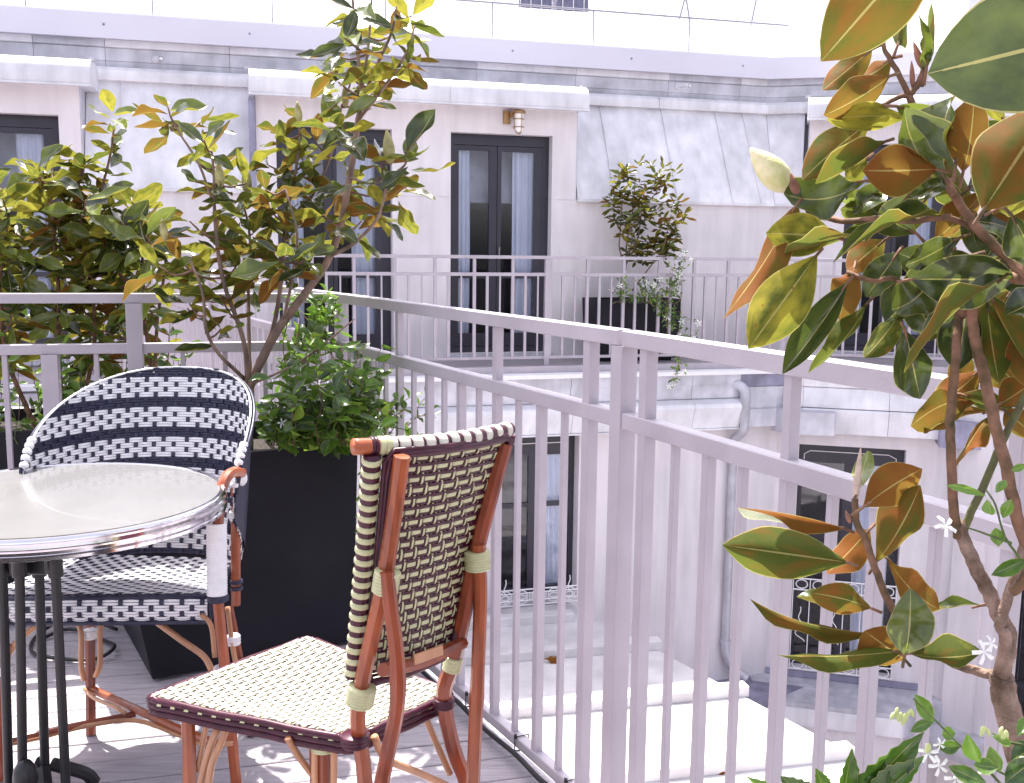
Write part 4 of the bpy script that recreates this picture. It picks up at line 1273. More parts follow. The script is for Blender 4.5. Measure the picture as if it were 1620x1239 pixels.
# ---- big magnolia in the foreground, right
GY = 1.02
M_barkp = mat('bark_pale', (.32, .22, .18), .85, var=.3, scale=45, bump=1, bscale=120, c2=(.12, .075, .05), spec=.2)
M_gstem2 = mat('green_wood', (.09, .10, .03), .7, var=.4, scale=50, bump=.3, bscale=90, c2=(.07, .06, .03))
gm = thing('magnolia_tree', 'big leaved magnolia close to the camera with brown felted leaf undersides and a cream bud', 'tree', (.5, .95, .55))
GB = [
    ([(1640, 1300, .98), (1610, 1180, .98), (1592, 1110, .98), (1583, 1070, .98)], .0145, .0118),
    ([(1583, 1070, .98), (1596, 1010, .98), (1584, 980, .98), (1560, 930, .99), (1540, 890, .99), (1525, 855, 1.0), (1516, 830, 1.0)], .0085, .0066),
    ([(1516, 850, 1.0), (1508, 800, 1.0), (1506, 740, 1.0), (1503, 680, 1.0), (1507, 620, 1.0), (1512, 570, 1.0), (1516, 500, 1.02), (1528, 445, 1.03), (1555, 400, 1.02)], .0050, .0040),
    ([(1520, 855, 1.0), (1532, 820, 1.0), (1560, 760, .99), (1590, 690, .98), (1625, 620, .97)], .0042, .0034),
    ([(1640, 900, .96), (1612, 830, .96), (1592, 740, .96), (1577, 680, .97), (1560, 610, .98), (1548, 560, 1.0), (1540, 520, 1.0), (1542, 470, 1.0), (1565, 425, 1.0)], .0060, .0050),
    ([(1583, 1070, .98), (1590, 1010, .97), (1582, 985, .97), (1600, 930, .97), (1625, 850, .96)], .0065, .0045),
    ([(1625, 850, .96), (1655, 700, .95), (1658, 560, .95), (1640, 450, .95)], .0055, .0052),
    ([(1600, 935, .97), (1622, 915, .965), (1640, 898, .96)], .0065, .006),
    ([(1583, 1070, .98), (1540, 1060, 1.0), (1490, 1040, 1.0), (1450, 1010, 1.0), (1432, 1000, 1.0)], .0052, .0042),
    ([(1640, 450, .95), (1590, 405, .97), (1550, 365, .98), (1520, 325, 1.0), (1495, 285, 1.0)], .0052, .004),
    ([(1495, 285, 1.0), (1480, 265, 1.0), (1465, 245, 1.0)], .004, .003),
    ([(1620, 440, .97), (1580, 440, 1.0), (1540, 460, 1.0), (1520, 500, 1.02)], .006, .005),
    ([(1470, 300, 1.05), (1452, 200, 1.05), (1438, 150, 1.05)], .004, .0035),
    ([(1438, 150, 1.05), (1418, 110, 1.05), (1400, 80, 1.05), (1398, 62, 1.05)], .0030, .002),
    ([(1440, 150, 1.05), (1455, 128, 1.05), (1462, 108, 1.05)], .0036, .003),
    ([(1440, 150, 1.05), (1420, 155, 1.05), (1395, 168, 1.05)], .0028, .002),
    ([(1560, 370, 1.0), (1500, 345, 1.0), (1440, 350, 1.0), (1400, 345, 1.02), (1340, 350, 1.05), (1310, 345, 1.07), (1285, 340, 1.07), (1270, 318, 1.07), (1256, 302, 1.07)], .0032, .003),
    ([(1435, 1000, 1.0), (1405, 950, 1.0), (1385, 900, 1.0), (1368, 850, 1.0), (1356, 830, 1.0), (1352, 790, 1.0)], .0042, .0034),
    ([(1560, 400, 1.0), (1490, 420, 1.02), (1440, 450, 1.04), (1410, 440, 1.04), (1380, 445, 1.05), (1340, 430, 1.07)], .003, .0022),
]
for i, (p, a, b) in enumerate(GB):
    branch(gm, px_path(p, GY), a, b, M_barkp if i in (0, 1, 5, 8) else (M_gstem2 if i == 3 else M_bark2), 'trunk' if i == 0 else 'branch', 10, 5)
# base xy, tip xy, width px, side, tint, depth, tilt
HL = [
    (1480, -110, 1299, 97, 112, 'U', .28, .80, 0), (1770, 40, 1468, 117, 175, 'T', .12, .78, 10),
    (1380, 78, 1301, 143, 46, 'U', .25, 1.05, 10), (1412, 92, 1345, 128, 42, 'U', .25, 1.07, 30), (1408, 120, 1303, 183, 56, 'U', .15, 1.03, -10),
    (1420, 72, 1437, 22, 26, 'U', .5, 1.05, 0), (1460, 112, 1452, 20, 26, 'T', .8, 1.05, 30), (1466, 110, 1474, 5, 24, 'T', .75, 1.04, -35),
    (1438, 186, 1308, 189, 34, 'U', .95, 1.03, 10), (1418, 168, 1508, 200, 48, 'T', .75, 1.02, 10), (1378, 192, 1269, 285, 54, 'U', .35, 1.04, -10),
    (1400, 224, 1290, 291, 22, 'T', .15, 1.03, 45), (1484, 268, 1365, 270, 74, 'U', .08, .98, 5), (1498, 288, 1431, 172, 30, 'T', .6, .98, 50),
    (1524, 272, 1541, 150, 58, 'U', .05, .98, 15), (1512, 264, 1513, 150, 26, 'T', .4, .97, -55), (1556, 332, 1665, 165, 125, 'U', .30, .90, 0),
    (1497, 216, 1474, 166, 34, 'U', .4, 1.0, 10), (1592, 196, 1560, 150, 24, 'U', .9, 1.0, 10), (1640, 190, 1600, 150, 26, 'T', .7, .97, 0),
    (1370, 286, 1240, 307, 30, 'T', .25, 1.04, 55), (1318, 374, 1212, 369, 64, 'U', .85, 1.04, 5), (1292, 404, 1184, 552, 80, 'U', .75, 1.02, 0),
    (1262, 322, 1143, 505, 66, 'U', .18, 1.06, 25), (1342, 446, 1238, 592, 46, 'T', .12, 1.02, 10), (1372, 480, 1279, 590, 38, 'U', .55, 1.05, -20),
    (1352, 424, 1328, 508, 40, 'U', .1, 1.08, 10), (1430, 485, 1366, 566, 42, 'U', .55, 1.05, 10), (1432, 522, 1456, 631, 54, 'T', .05, 1.03, 5),
    (1440, 470, 1478, 528, 50, 'T', .02, 1.05, 15), (1590, 437, 1430, 591, 36, 'T', .25, .97, 38), (1442, 442, 1606, 443, 84, 'T', .06, 1.0, 8),
    (1502, 400, 1411, 490, 40, 'T', .25, 1.03, 25), (1490, 342, 1318, 416, 32, 'T', .22, 1.0, 30), (1382, 352, 1240, 404, 34, 'T', .22, 1.03, 25),
    (1441, 306, 1368, 384, 32, 'T', .45, 1.01, 35), (1497, 286, 1436, 322, 32, 'T', .3, 1.0, 10), (1372, 250, 1338, 284, 30, 'U', .85, 1.06, 10),
    (1522, 374, 1432, 420, 34, 'T', .15, 1.02, 10), (1562, 480, 1580, 604, 62, 'U', .45, 1.02, 0), (1528, 470, 1513, 588, 60, 'T', .0, 1.04, 10),
    (1568, 470, 1636, 590, 46, 'U', .4, 1.0, 20), (1645, 470, 1593, 498, 56, 'T', .05, .95, 0), (1552, 585, 1480, 640, 58, 'U', .12, 1.08, 10),
    (1544, 634, 1441, 674, 26, 'U', .2, 1.08, 30), (1568, 650, 1462, 686, 26, 'U', .15, 1.08, -30), (1570, 655, 1517, 732, 40, 'U', .18, 1.07, 10),
    (1520, 624, 1606, 650, 34, 'U', .5, 1.08, 10), (1578, 330, 1650, 305, 34, 'U', .8, .97, 0), (1600, 340, 1650, 440, 60, 'T', .05, .93, 10),
    (1358, 772, 1373, 713, 30, 'T', .85, 1.0, 0), (1366, 802, 1459, 742, 66, 'U', .03, .98, 5), (1386, 890, 1456, 768, 50, 'U', .25, 1.0, 20),
    (1336, 836, 1168, 803, 34, 'U', .12, 1.02, 25), (1342, 890, 1143, 862, 76, 'U', .48, .98, 0), (1375, 838, 1308, 908, 56, 'U', .06, 1.03, 15),
    (1378, 962, 1282, 938, 42, 'U', .28, 1.0, 10), (1398, 1002, 1186, 947, 32, 'U', .32, 1.0, 25), (1428, 1030, 1228, 1036, 46, 'U', .5, .98, 20),
    (1432, 1036, 1440, 930, 70, 'T', .42, .97, 5), (1432, 1044, 1368, 998, 72, 'U', .03, 1.02, 5), (1438, 1034, 1554, 1032, 30, 'U', .5, 1.0, 30),
    (1404, 884, 1486, 964, 30, 'U', .08, 1.05, 25), (1552, 958, 1452, 984, 22, 'T', .3, 1.05, 35), (1350, 960, 1262, 944, 40, 'T', .35, 1.06, 20),
    # fill deeper in the crown
    (1480, 380, 1560, 300, 50, 'U', .2, 1.08, 10), (1520, 350, 1600, 400, 60, 'T', .05, 1.08, 0), (1560, 380, 1490, 330, 50, 'U', .3, 1.1, 0),
    (1420, 340, 1330, 330, 36, 'U', .6, 1.1, 20), (1500, 430, 1420, 400, 50, 'T', .08, 1.1, 10), (1590, 400, 1660, 350, 60, 'U', .4, 1.02, 10),
    (1400, 380, 1340, 430, 46, 'U', .2, 1.1, 0), (1560, 470, 1500, 540, 56, 'T', .02, 1.1, 0), (1380, 345, 1345, 300, 34, 'U', .5, 1.1, 10),
    (1530, 410, 1620, 470, 60, 'U', .3, 1.08, 0), (1470, 310, 1420, 360, 40, 'U', .7, 1.1, 0), (1610, 230, 1560, 290, 60, 'U', .45, 1.05, 10),
    (1470, 400, 1545, 470, 70, 'T', .06, 1.05, 10), (1590, 500, 1570, 590, 60, 'T', .03, 1.04, 15), (1600, 460, 1545, 540, 66, 'U', .35, 1.06, 0), (1530, 300, 1600, 250, 60, 'T', .1, 1.06, 20),
    (1540, 330, 1470, 250, 56, 'U', .45, 1.08, 10), (1600, 330, 1560, 410, 70, 'T', .05, 1.04, 5), (1620, 380, 1540, 350, 60, 'T', .15, 1.03, 35), (1450, 370, 1380, 330, 46, 'T', .2, 1.08, 15),
    (1420, 400, 1370, 470, 50, 'T', .08, 1.09, 10), (1460, 440, 1400, 510, 56, 'T', .06, 1.08, 20), (1500, 450, 1470, 540, 60, 'U', .5, 1.07, 0), (1440, 290, 1500, 220, 50, 'U', .3, 1.08, 10),
    (1480, 250, 1530, 190, 56, 'T', .3, 1.08, 10), (1600, 200, 1545, 240, 60, 'T', .2, 1.02, 10), (1630, 300, 1570, 340, 66, 'U', .2, 1.0, 10), (1570, 440, 1640, 420, 70, 'T', .04, 1.0, 10),
    (1400, 300, 1350, 340, 40, 'T', .3, 1.09, 10), (1610, 520, 1640, 620, 60, 'U', .2, 1.0, 10), (1560, 560, 1620, 620, 50, 'U', .15, 1.06, 10), (1530, 560, 1500, 620, 44, 'U', .25, 1.1, 10),
    (1580, 640, 1640, 600, 50, 'U', .2, 1.05, 10), (1590, 650, 1650, 700, 46, 'U', .2, 1.05, 10), (1600, 620, 1560, 560, 44, 'U', .25, 1.1, 10),
]
obj('trunk', MB().tube([at(1638, 1290, .98), Vector((.49, .96, .62)), Vector((.48, .94, .50))], [.0145, .015, .017], 10), M_barkp, gm, smooth='all')
camx = CM.to_3x3() @ Vector((1, 0, 0))
for i, (bx, by, tx, ty, wpx, side, tint, dep, tilt) in enumerate(HL):
    dd = rnd.uniform(-.03, .03) if dep > .9 else .02
    p0 = at(bx, by, dep); p1 = at(tx, ty, dep + dd)
    mid = (p0 + p1) / 2
    view = (Vector((0, 0, EYE)) - mid).normalized()
    ax = (p1 - p0).normalized()
    nrm = view if side == 'T' else -view
    nrm = Matrix.Rotation(R(tilt), 3, ax) @ nrm
    w = wpx / FPX * dep / max(.45, math.cos(R(tilt))) * 1.1
    me = MAGL[[0, 3, 1, 5, 2, 6, 0, 1][i % 8]] if wpx > 45 else MAGL[[1, 2, 4, 5, 7, 3][i % 6]]
    if i == 1: me = MAGL[6]
    if i == 0: me = MAGL[6]
    c_ = (tint, tint * .6, .3) if side == 'U' else (.4, tint, .0)
    if i in (22,): c_ = (.8, .5, .8)
    L_ = (p1 - p0).length
    o = add_leaf(gm, me, p0, p1, nrm, w, c_)
    if i > 1: o.scale.z *= rnd.uniform(1.4, 2.1)
    # short stalk back to the nearest wood handled by the twig below
    pet = p0 - ax * .012 + Vector((0, .004, -.003))
    obj('leaf_stalk', MB().tube([p0 + ax * .01, p0, pet], [.0012, .0016, .0018], 5), M_bark2, gm)
# buds
def bud(parent, a, b, k, m, name='bud'):
    L = (b - a).length; n = 14; path = [a + (b - a) * (i / n) for i in range(n + 1)]
    rr = [L * k * max(.10, math.sin(math.pi * min(1, (i / n) ** .75)) ** .75) for i in range(n + 1)]
    return obj(name, MB().tube(path, rr, 14), m, parent, smooth='all')
M_bud = mat('flower_bud', (.70, .62, .42), .75, var=.12, scale=60, c2=(.50, .50, .20), bump=.2, bscale=200)
M_buds = mat('bud_scale', (.38, .17, .11), .7, var=.3, scale=60, bump=.3, bscale=150)
bud(gm, at(1250, 302, 1.07), at(1187, 235, 1.07), .25, M_bud, 'flower_bud')
bud(gm, at(1262, 312, 1.068), at(1242, 268, 1.063), .22, M_buds, 'bud_scale')
bud(gm, at(1352, 800, 1.0), at(1362, 706, 1.0), .06, mat('bud_pale', (.55, .42, .34), .7, var=.15, scale=80), 'leaf_bud')
bud(gm, at(1444, 140, 1.05), at(1442, 96, 1.05), .10, M_buds, 'leaf_bud'); bud(gm, at(1460, 110, 1.05), at(1445, 66, 1.05), .13, M_buds, 'leaf_bud')
bud(gm, at(1345, 828, 1.0), at(1338, 808, 1.0), .18, M_buds, 'leaf_bud')
# twisted remains of an old flower
for k in range(7):
    a = at(1360, 325, 1.09); d = rv(1); d.y *= .4; add_leaf(gm, MAGL[7], a, a + d.normalized() * rnd.uniform(.018, .03), rv(1).normalized(), .007, (.2, .9, .3), 'old_petal')
bud(gm, at(1352, 330, 1.09), at(1362, 308, 1.09), .2, M_buds, 'bud_scale')

# ---- jasmine and serrated plant at the bottom right
fj = thing('jasmine', 'white flowered star jasmine at the foot of the big magnolia, bottom right', 'climbing plant', (.48, .95, .55))
JB = [(1445, 1108, 1462, 1168), (1440, 1100, 1430, 1150), (1490, 1150, 1510, 1120), (1545, 1205, 1530, 1160), (1585, 1225, 1565, 1180), (1500, 1180, 1470, 1150), (1595, 1150, 1625, 1120)]
rows = [  # base, tip, width, light
    (1475, 1142, 1447, 1098, 26, .95), (1490, 1162, 1512, 1160, 22, .7), (1550, 1206, 1530, 1160, 28, .95), (1582, 1222, 1566, 1180, 24, .8), (1560, 1238, 1500, 1212, 26, .3),
    (1600, 1205, 1640, 1180, 34, .1), (1590, 1239, 1640, 1200, 40, .05), (1478, 1140, 1440, 1158, 18, .4), (1520, 1180, 1480, 1180, 22, .25), (1600, 1178, 1570, 1165, 18, .8), (1545, 1240, 1510, 1260, 30, .1),
    (1610, 1165, 1640, 1140, 26, .6), (1540, 1210, 1580, 1215, 26, .4), (1575, 835, 1580, 865, 22, .9), (1570, 815, 1562, 790, 20, .9), (1600, 790, 1586, 820, 18, .8), (1497, 768, 1560, 785, 14, .85), (1568, 910, 1622, 885, 24, .3), (1592, 760, 1575, 780, 14, .8), (1600, 745, 1625, 735, 12, .8)]
for i, (bx, by, tx, ty, w, lt) in enumerate(rows):
    dep = .93 + rnd.uniform(-.03, .03); p0, p1 = at(bx, by, dep), at(tx, ty, dep + rnd.uniform(-.01, .01))
    view = (Vector((0, 0, EYE)) - p0).normalized(); nrm = Matrix.Rotation(R(rnd.uniform(-30, 30)), 3, (p1 - p0).normalized()) @ view
    add_leaf(fj, JASL[i % 3], p0, p1, nrm, w * 1.1 / FPX * dep, (.6, lt, 0))
for P in ([(1600, 1260, .93), (1560, 1215, .93), (1520, 1180, .93), (1490, 1150, .93), (1445, 1105, .93)], [(1620, 1240, .94), (1580, 1220, .94), (1550, 1200, .94), (1530, 1165, .94)],
          [(1640, 1000, .95), (1620, 900, .95), (1590, 850, .95), (1575, 800, .95), (1560, 775, .95)], [(1600, 860, .95), (1560, 845, .95), (1530, 835, .95)], [(1640, 1180, .93), (1600, 1175, .93), (1570, 1160, .93)]):
    branch(fj, px_path(P, .93), .0016, .0008, M_gstem, 'vine_stem', 5, 4)
for x, y, s in ((1468, 1192, .013), (1486, 1212, .013), (1512, 1232, .013), (1557, 1032, .015), (1568, 1018, .010), (1496, 832, .014), (1540, 1230, .012), (1625, 1215, .014), (1487, 1178, .009)):
    star(fj, at(x, y, .92), s * .8)
for x, y in ((1428, 1130), (1420, 1125), (1436, 1126), (1560, 1150), (1588, 1155), (1466, 1175)):
    for k in range(4):
        a = at(x + rnd.uniform(-5, 5), y + rnd.uniform(-6, 6), .92); bud(fj, a, a + Vector((rnd.uniform(-.004, .004), 0, -.009)), .2, M_jasbud if 'M_jasbud' in globals() else globals().setdefault('M_jasbud', mat('jasmine_bud', (.55, .60, .25), .6, var=.1)), 'flower_bud')
sp = thing('serrated_plant', 'plant with large toothed green leaves at the bottom edge in front of the railing', 'plant', (.38, .85, .55))
for i, (bx, by, tx, ty, w, lt, mi) in enumerate([(1350, 1290, 1462, 1158, 74, .12, 0), (1360, 1275, 1462, 1196, 40, .35, 1), (1330, 1290, 1348, 1182, 44, .25, 1), (1300, 1290, 1235, 1228, 56, .1, 0), (1260, 1290, 1180, 1228, 34, .6, 1), (1380, 1290, 1400, 1200, 50, .2, 0), (1310, 1270, 1290, 1215, 34, .5, 1)]):
    dep = .86; p0, p1 = at(bx, by, dep), at(tx, ty, dep + .01)
    view = (Vector((0, 0, EYE)) - p0).normalized(); nrm = Matrix.Rotation(R((-1) ** i * 18), 3, (p1 - p0).normalized()) @ view
    add_leaf(sp, SERL[mi], p0, p1, nrm, w / FPX * dep, (.6, lt, 0))
for q_ in (at(1600, 1258, .93), at(1620, 1240, .94), at(1640, 1180, .93)):
    obj('vine_stem', MB().tube(smooth_path([q_, (q_ + Vector((.50, .90, .50))) / 2 + Vector((0, .01, 0)), Vector((.50, .90, .50))], 4), .0018, 5), M_gstem, fj)
for q_ in (at(1330, 1398, .86), at(1340, 1398, .86)):
    obj('plant_stem', MB().tube(smooth_path([q_, (q_ + Vector((.40, .86, .50))) / 2, Vector((.40, .86, .50))], 4), .004, 6), M_gstem, sp)
for P in ([(1330, 1400, .86), (1350, 1290, .86)], [(1340, 1400, .86), (1310, 1290, .86)], [(1335, 1400, .86), (1380, 1290, .86)], [(1325, 1400, .86), (1260, 1290, .86)]):
    obj('plant_stem', MB().tube(px_path(P, .86), .003, 6), M_gstem, sp)
# fallen dry leaves on the white roof
for px, py, lb in ((873, 1043, 'curled brown fallen leaf on the white roof beside the balusters'), (1132, 1216, 'dry brown fallen leaf on the white roof near the bottom edge')):
    p = atz(px, py, ZR + .03); dl = bpy.data.objects.new('fallen_leaf', MAGL[7]); col.objects.link(dl)
    dl.matrix_world = leaf_matrix(p - Vector((.08, 0, 0)), p + Vector((.09, 0, .01)), Vector((0, -.3, -1)), .07); dl.color = (.0, .1, 0, 1); tag(dl, lb, 'leaf')

# ==================================================================== TABLE
TC = atz(92, 785, .735); TC.z = .735
TR = .365
SC = at(50, 900, 2.24)
tbl = thing('bistro_table', 'round pale topped bistro table with chrome rim and black pillar legs', 'table', (SC.x, SC.y, 0))
obj('tabletop', MB().lathe(TC, [(.0005, -.004), (.0006, .0), (TR - .012, .0), (TR - .0115, -.003)], 96), M_table, tbl, smooth=True)
prof = [(TR - .0115, -.002), (TR - .010, .0025), (TR - .002, .0025), (TR + .002, -.001), (TR + .003, -.006), (TR - .001, -.009), (TR + .004, -.012), (TR + .005, -.018), (TR, -.021), (TR + .005, -.024), (TR + .005, -.030), (TR, -.033), (TR + .003, -.036), (TR + .003, -.042), (TR - .004, -.045), (TR - .03, -.045), (.0005, -.040)]
obj('rim', MB().lathe(TC, prof, 96), M_chrome, tbl, smooth=True)
# cast head and pillars
def blk(c, sx, sy, sz, rot=0, bev=.004):
    mb = MB(); mb.beam(Vector(c) - Vector((sx / 2 * math.cos(rot), sx / 2 * math.sin(rot), 0)), Vector(c) + Vector((sx / 2 * math.cos(rot), sx / 2 * math.sin(rot), 0)), sy, sz, bev=bev); return mb
hz = at(50, 893, 2.2).z
obj('bracket', blk((SC.x, SC.y, hz), .10, .085, .05), M_black, tbl)
obj('plate', blk((TC.x - .01, TC.y, .682), .22, .12, .012), M_black, tbl)
obj('bracket_badge', blk((SC.x + .0, SC.y - .05, hz), .045, .012, .038), M_black, tbl)
for k in range(5):
    obj('badge_rib', blk((SC.x, SC.y - .058, hz - .012 + k * .006), .03, .004, .002, bev=0), M_black, tbl)
for px0, px1, dep in ((4, 14, 2.2), (31, 36, 2.16), (62, 72, 2.24), (88, 104, 2.18)):
    a, b = at(px0, 905, dep), at(px1, 1239, dep - .01)
    d = (b - a); b2 = a + d * (a.z - .05) / (a.z - b.z)
    obj('pillar', MB().tube([a + (a - b) * .02, a, b2], [.0115, .0105, .0105], 14), M_black, tbl, smooth=True)
    c = a.copy()
    obj('pillar_collar', MB().lathe(c, [(.0105, -.012), (.0155, -.010), (.0165, .0), (.0155, .02), (.0165, .028), (.014, .045), (.0105, .046)], 16), M_black, tbl, smooth=True)
c = at(40, 1228, 2.14)
obj('finial', MB().lathe(c, [(.0005, .04), (.014, .034), (.024, .018), (.027, -.004), (.024, -.03), (.016, -.05), (.018, -.1), (.03, -.2)], 20), M_black, tbl, smooth=True)
for k in range(4):
    a = k * math.pi / 2 + .5; q0 = Vector((SC.x, SC.y, 0))
    dv = Vector((math.cos(a), math.sin(a), 0))
    obj('foot', MB().tube(smooth_path([q0 + Vector((0, 0, .09)) + dv * .02, q0 + Vector((0, 0, .05)) + dv * .09, q0 + dv * .11 + Vector((0, 0, .02))], 4), .016, 8), M_black, tbl, smooth=True)
tag(obj('cup_saucer', MB().box(0, .001, 0, .001, -9, -8.999), M_dark), 'x', 'x')
bpy.data.objects.remove(bpy.data.objects['cup_saucer'])


# ==================================================================== WEAVING
def weave(parent, S, nu, nv, su, sv, amp, wu, wv, tu, tv, over, mats_u, mats_v, samp=3, clip_u=None, clip_v=None, double_v=0.0, name='strand'):
    """S(u,v)->point, u,v in 0..1.  nv strands run along u (weft), nu along v (warp).
    over(c, r) True where the warp lies on top.  side +normal is the seen side"""
    def nrm(u, v):
        e = .004
        a = S(min(1, u + e), v) - S(max(0, u - e), v); b = S(u, min(1, v + e)) - S(u, max(0, v - e))
        return a.cross(b).normalized()

    def h(c, r, warp):
        # smooth interpolation of over/under along a strand
        return 1 if over(c, r) == warp else -1
    for r in range(nv):
        v = (r + .5) / nv
        lo, hi = clip_v(v) if clip_v else (0, 1)
        if hi - lo < 1.2 / nu: continue
        c0, c1 = max(0, math.ceil(lo * nu - .5)), min(nu - 1, math.floor(hi * nu - .5))
        us = [lo]
        hs = [0]
        for c in range(c0, c1 + 1):
            uc = (c + .5) / nu; g = .30 / nu
            for dd in (-g, g):
                if lo < uc + dd < hi: us.append(uc + dd); hs.append(h(c, r, False))
        us.append(hi); hs.append(0)
        mb = MB()
        for off in ((0,) if not double_v else (-double_v, double_v)):
            pts = [S(u, v + off) for u in us]; ns = [nrm(u, v) for u in us]
            pts = [p + n_ * (amp * hh) for p, n_, hh in zip(pts, ns, hs)]
            mb.strip(pts, ns, wv, tv)
        obj(name, mb, mats_v(r), parent)
    for c in range(nu):
        u = (c + .5) / nu
        lo, hi = clip_u(u) if clip_u else (0, 1)
        if hi - lo < 1.2 / nv: continue
        r0, r1 = max(0, math.ceil(lo * nv - .5)), min(nv - 1, math.floor(hi * nv - .5))
        vs_ = [lo]; hs = [0]
        for r in range(r0, r1 + 1):
            vc = (r + .5) / nv; g = .26 / nv
            for dd in (-g, g):
                if lo < vc + dd < hi: vs_.append(vc + dd); hs.append(h(c, r, True))
        vs_.append(hi); hs.append(0)
        ns = [nrm(u, v) for v in vs_]
        for (w_, t_, m_, lift) in mats_u(c):
            pts = [S(u, v) + n_ * (amp * hh + lift) for v, n_, hh in zip(vs_, ns, hs)]
            mb = MB(); mb.strip(pts, ns, w_, t_); obj(name, mb, m_, parent)


def wrap(parent, p, d, r, L, m, n, name='binding'):
    """turns of cane round a pole: ridged sleeve"""
    d = Vector(d).normalized(); P = []; rr = []
    for i in range(n * 3 + 1):
        P.append(Vector(p) + d * (L * (i / (n * 3) - .5))); rr.append(r * (1.0 if i % 3 == 0 else 1.09))
    return obj(name, MB().tube(P, rr, 16), m, parent, smooth='all')


def pole(parent, pts, r, m, name, n=8, k=4, nodes=()):
    P = smooth_path(pts, k) if len(pts) > 2 else [Vector(p) for p in pts]
    if len(P) == 2: P = [P[0].lerp(P[1], i / 8) for i in range(9)]
    K = len(P); rr = []
    for i in range(K):
        t = i / (K - 1); b = 1.0
        for q in nodes:
            b += .10 * math.exp(-((t - q) * K / 1.1) ** 2)
        rr.append((r if not isinstance(r, tuple) else r[0] + (r[1] - r[0]) * t) * b)
    return obj(name, MB().tube(P, rr, n), m, parent, smooth=True if n == 8 else 'all')


def ground(pts):
    """carry the last stretch of a leg exactly down to the deck"""
    a, b = Vector(pts[-2]), Vector(pts[-1])
    return list(pts[:-1]) + [a + (b - a) * ((a.z - .001) / (a.z - b.z))]


# ==================================================================== FRONT CHAIR (cream and burgundy)
c1 = thing('bistro_chair', 'rattan bistro chair with cream and burgundy woven back, turned away from the camera', 'chair', (-.35, 1.85, 0))
TL, TRr = at(606, 718, 1.60), at(806, 690, 1.85)
BL, BRr = at(575, 1068, 1.655), at(716, 1020, 1.80)
cv = Vector((0, 0, EYE)) - (TL + TRr) / 2; cv.z = 0; cv.normalize()


def SB(u, v):
    """v: 0 bottom, 1 top; bowed towards the sitter's back"""
    p = BL.lerp(BRr, u).lerp(TL.lerp(TRr, u), v)
    return p + cv * (.035 * 4 * u * (1 - u) * (.5 + .5 * v)) - cv * .02 * 4 * v * (1 - v)


ncol, nrow = 24, 20
weave(c1, SB, ncol, nrow, 0, 0, .0018, 0, .0084, 0, .0018, lambda c, r: (c + r) % 3 == 0,
      lambda c: ((.0105, .0012, M_burg, -.0003), (.0046, .0014, M_cream, .0008)), lambda r: M_cream)
# burgundy wefts between the cream ones
for r in range(nrow + 1):
    v = r / nrow
    us = [i / 40 for i in range(41)]; mb = MB()
    for off in (-.0035, .0035):
        pts = [SB(u, min(1, max(0, v))) + Vector((0, 0, off)) for u in us]; ns = []
        for u in us:
            a = SB(min(1, u + .01), v) - SB(max(0, u - .01), v); b = Vector((0, 0, 1)); ns.append(a.cross(b).normalized())
        pts = [p + n_ * (.0013 + .0005 * math.cos(u * ncol * math.pi * .66 + r)) for p, n_, u in zip(pts, ns, us)]
        mb.strip(pts, ns, .0058, .0016)
    obj('strand', mb, M_burg, c1)
# woven front face of the back (backing sheet so that no light leaks)
mb = MB(); n = 8
for i in range(n + 1):
    for j in range(n + 1): mb.v.append(SB(i / n, j / n) - cv * .012)
mb.f = [(i * (n + 1) + j, (i + 1) * (n + 1) + j, (i + 1) * (n + 1) + j + 1, i * (n + 1) + j + 1) for i in range(n) for j in range(n)]; mb.m = [0] * len(mb.f)
obj('back_lining', mb, M_burg, c1)
# side edge with cream wraps (rolled edge left)
eL = [SB(0, v / 12) - (BRr - BL).normalized() * .022 - cv * .006 for v in range(13)]
eR = [SB(1, v / 12) + (BRr - BL).normalized() * .004 - cv * .006 for v in range(13)]
eT = [SB(u / 12, 1) + Vector((0, 0, .012)) - cv * .006 for u in range(13)]
obj('back_frame', MB().tube(eL, .015, 10), M_burg, c1, smooth='all')
obj('back_frame', MB().tube(eR, .010, 10), M_burg, c1, smooth='all')
obj('back_frame', MB().tube(eT, .013, 10), M_burg, c1, smooth='all')
def rings(parent, pts, r, w, m, cnt, jit=0, name='cane_turn'):
    P = smooth_path(pts, 1); tot = len(P) - 1
    for k in range(cnt):
        t = (k + .5) / cnt * tot; i = min(tot - 1, int(t)); a = P[i].lerp(P[i + 1], t - i); d = (P[i + 1] - P[i]).normalized()
        obj(name, MB().tube([a - d * w / 2, a - d * w * .3, a + d * w * .3, a + d * w / 2], [r * .97, r * 1.08, r * 1.08, r * .97], 12), m, parent, smooth='all')
rings(c1, eL, .0158, .0105, M_cream, 20)
# top edge: long cream strands lying along the rail with a few cross turns
rings(c1, eT, .0140, .020, M_cream_lit, 11)
# pole end sticking out at the top left
dT = (eT[0] - eT[2]).normalized()
pole(c1, [eT[0] + dT * .0, eT[0] + dT * .052], .0135, M_rattan2, 'top_rail', n=12)
rings(c1, [eT[0] + dT * .012, eT[0] + dT * .024], .0145, .006, M_burg, 2)
rings(c1, [eT[0] - dT * .012, eT[0] + dT * .010], .0150, .012, M_cream, 2)
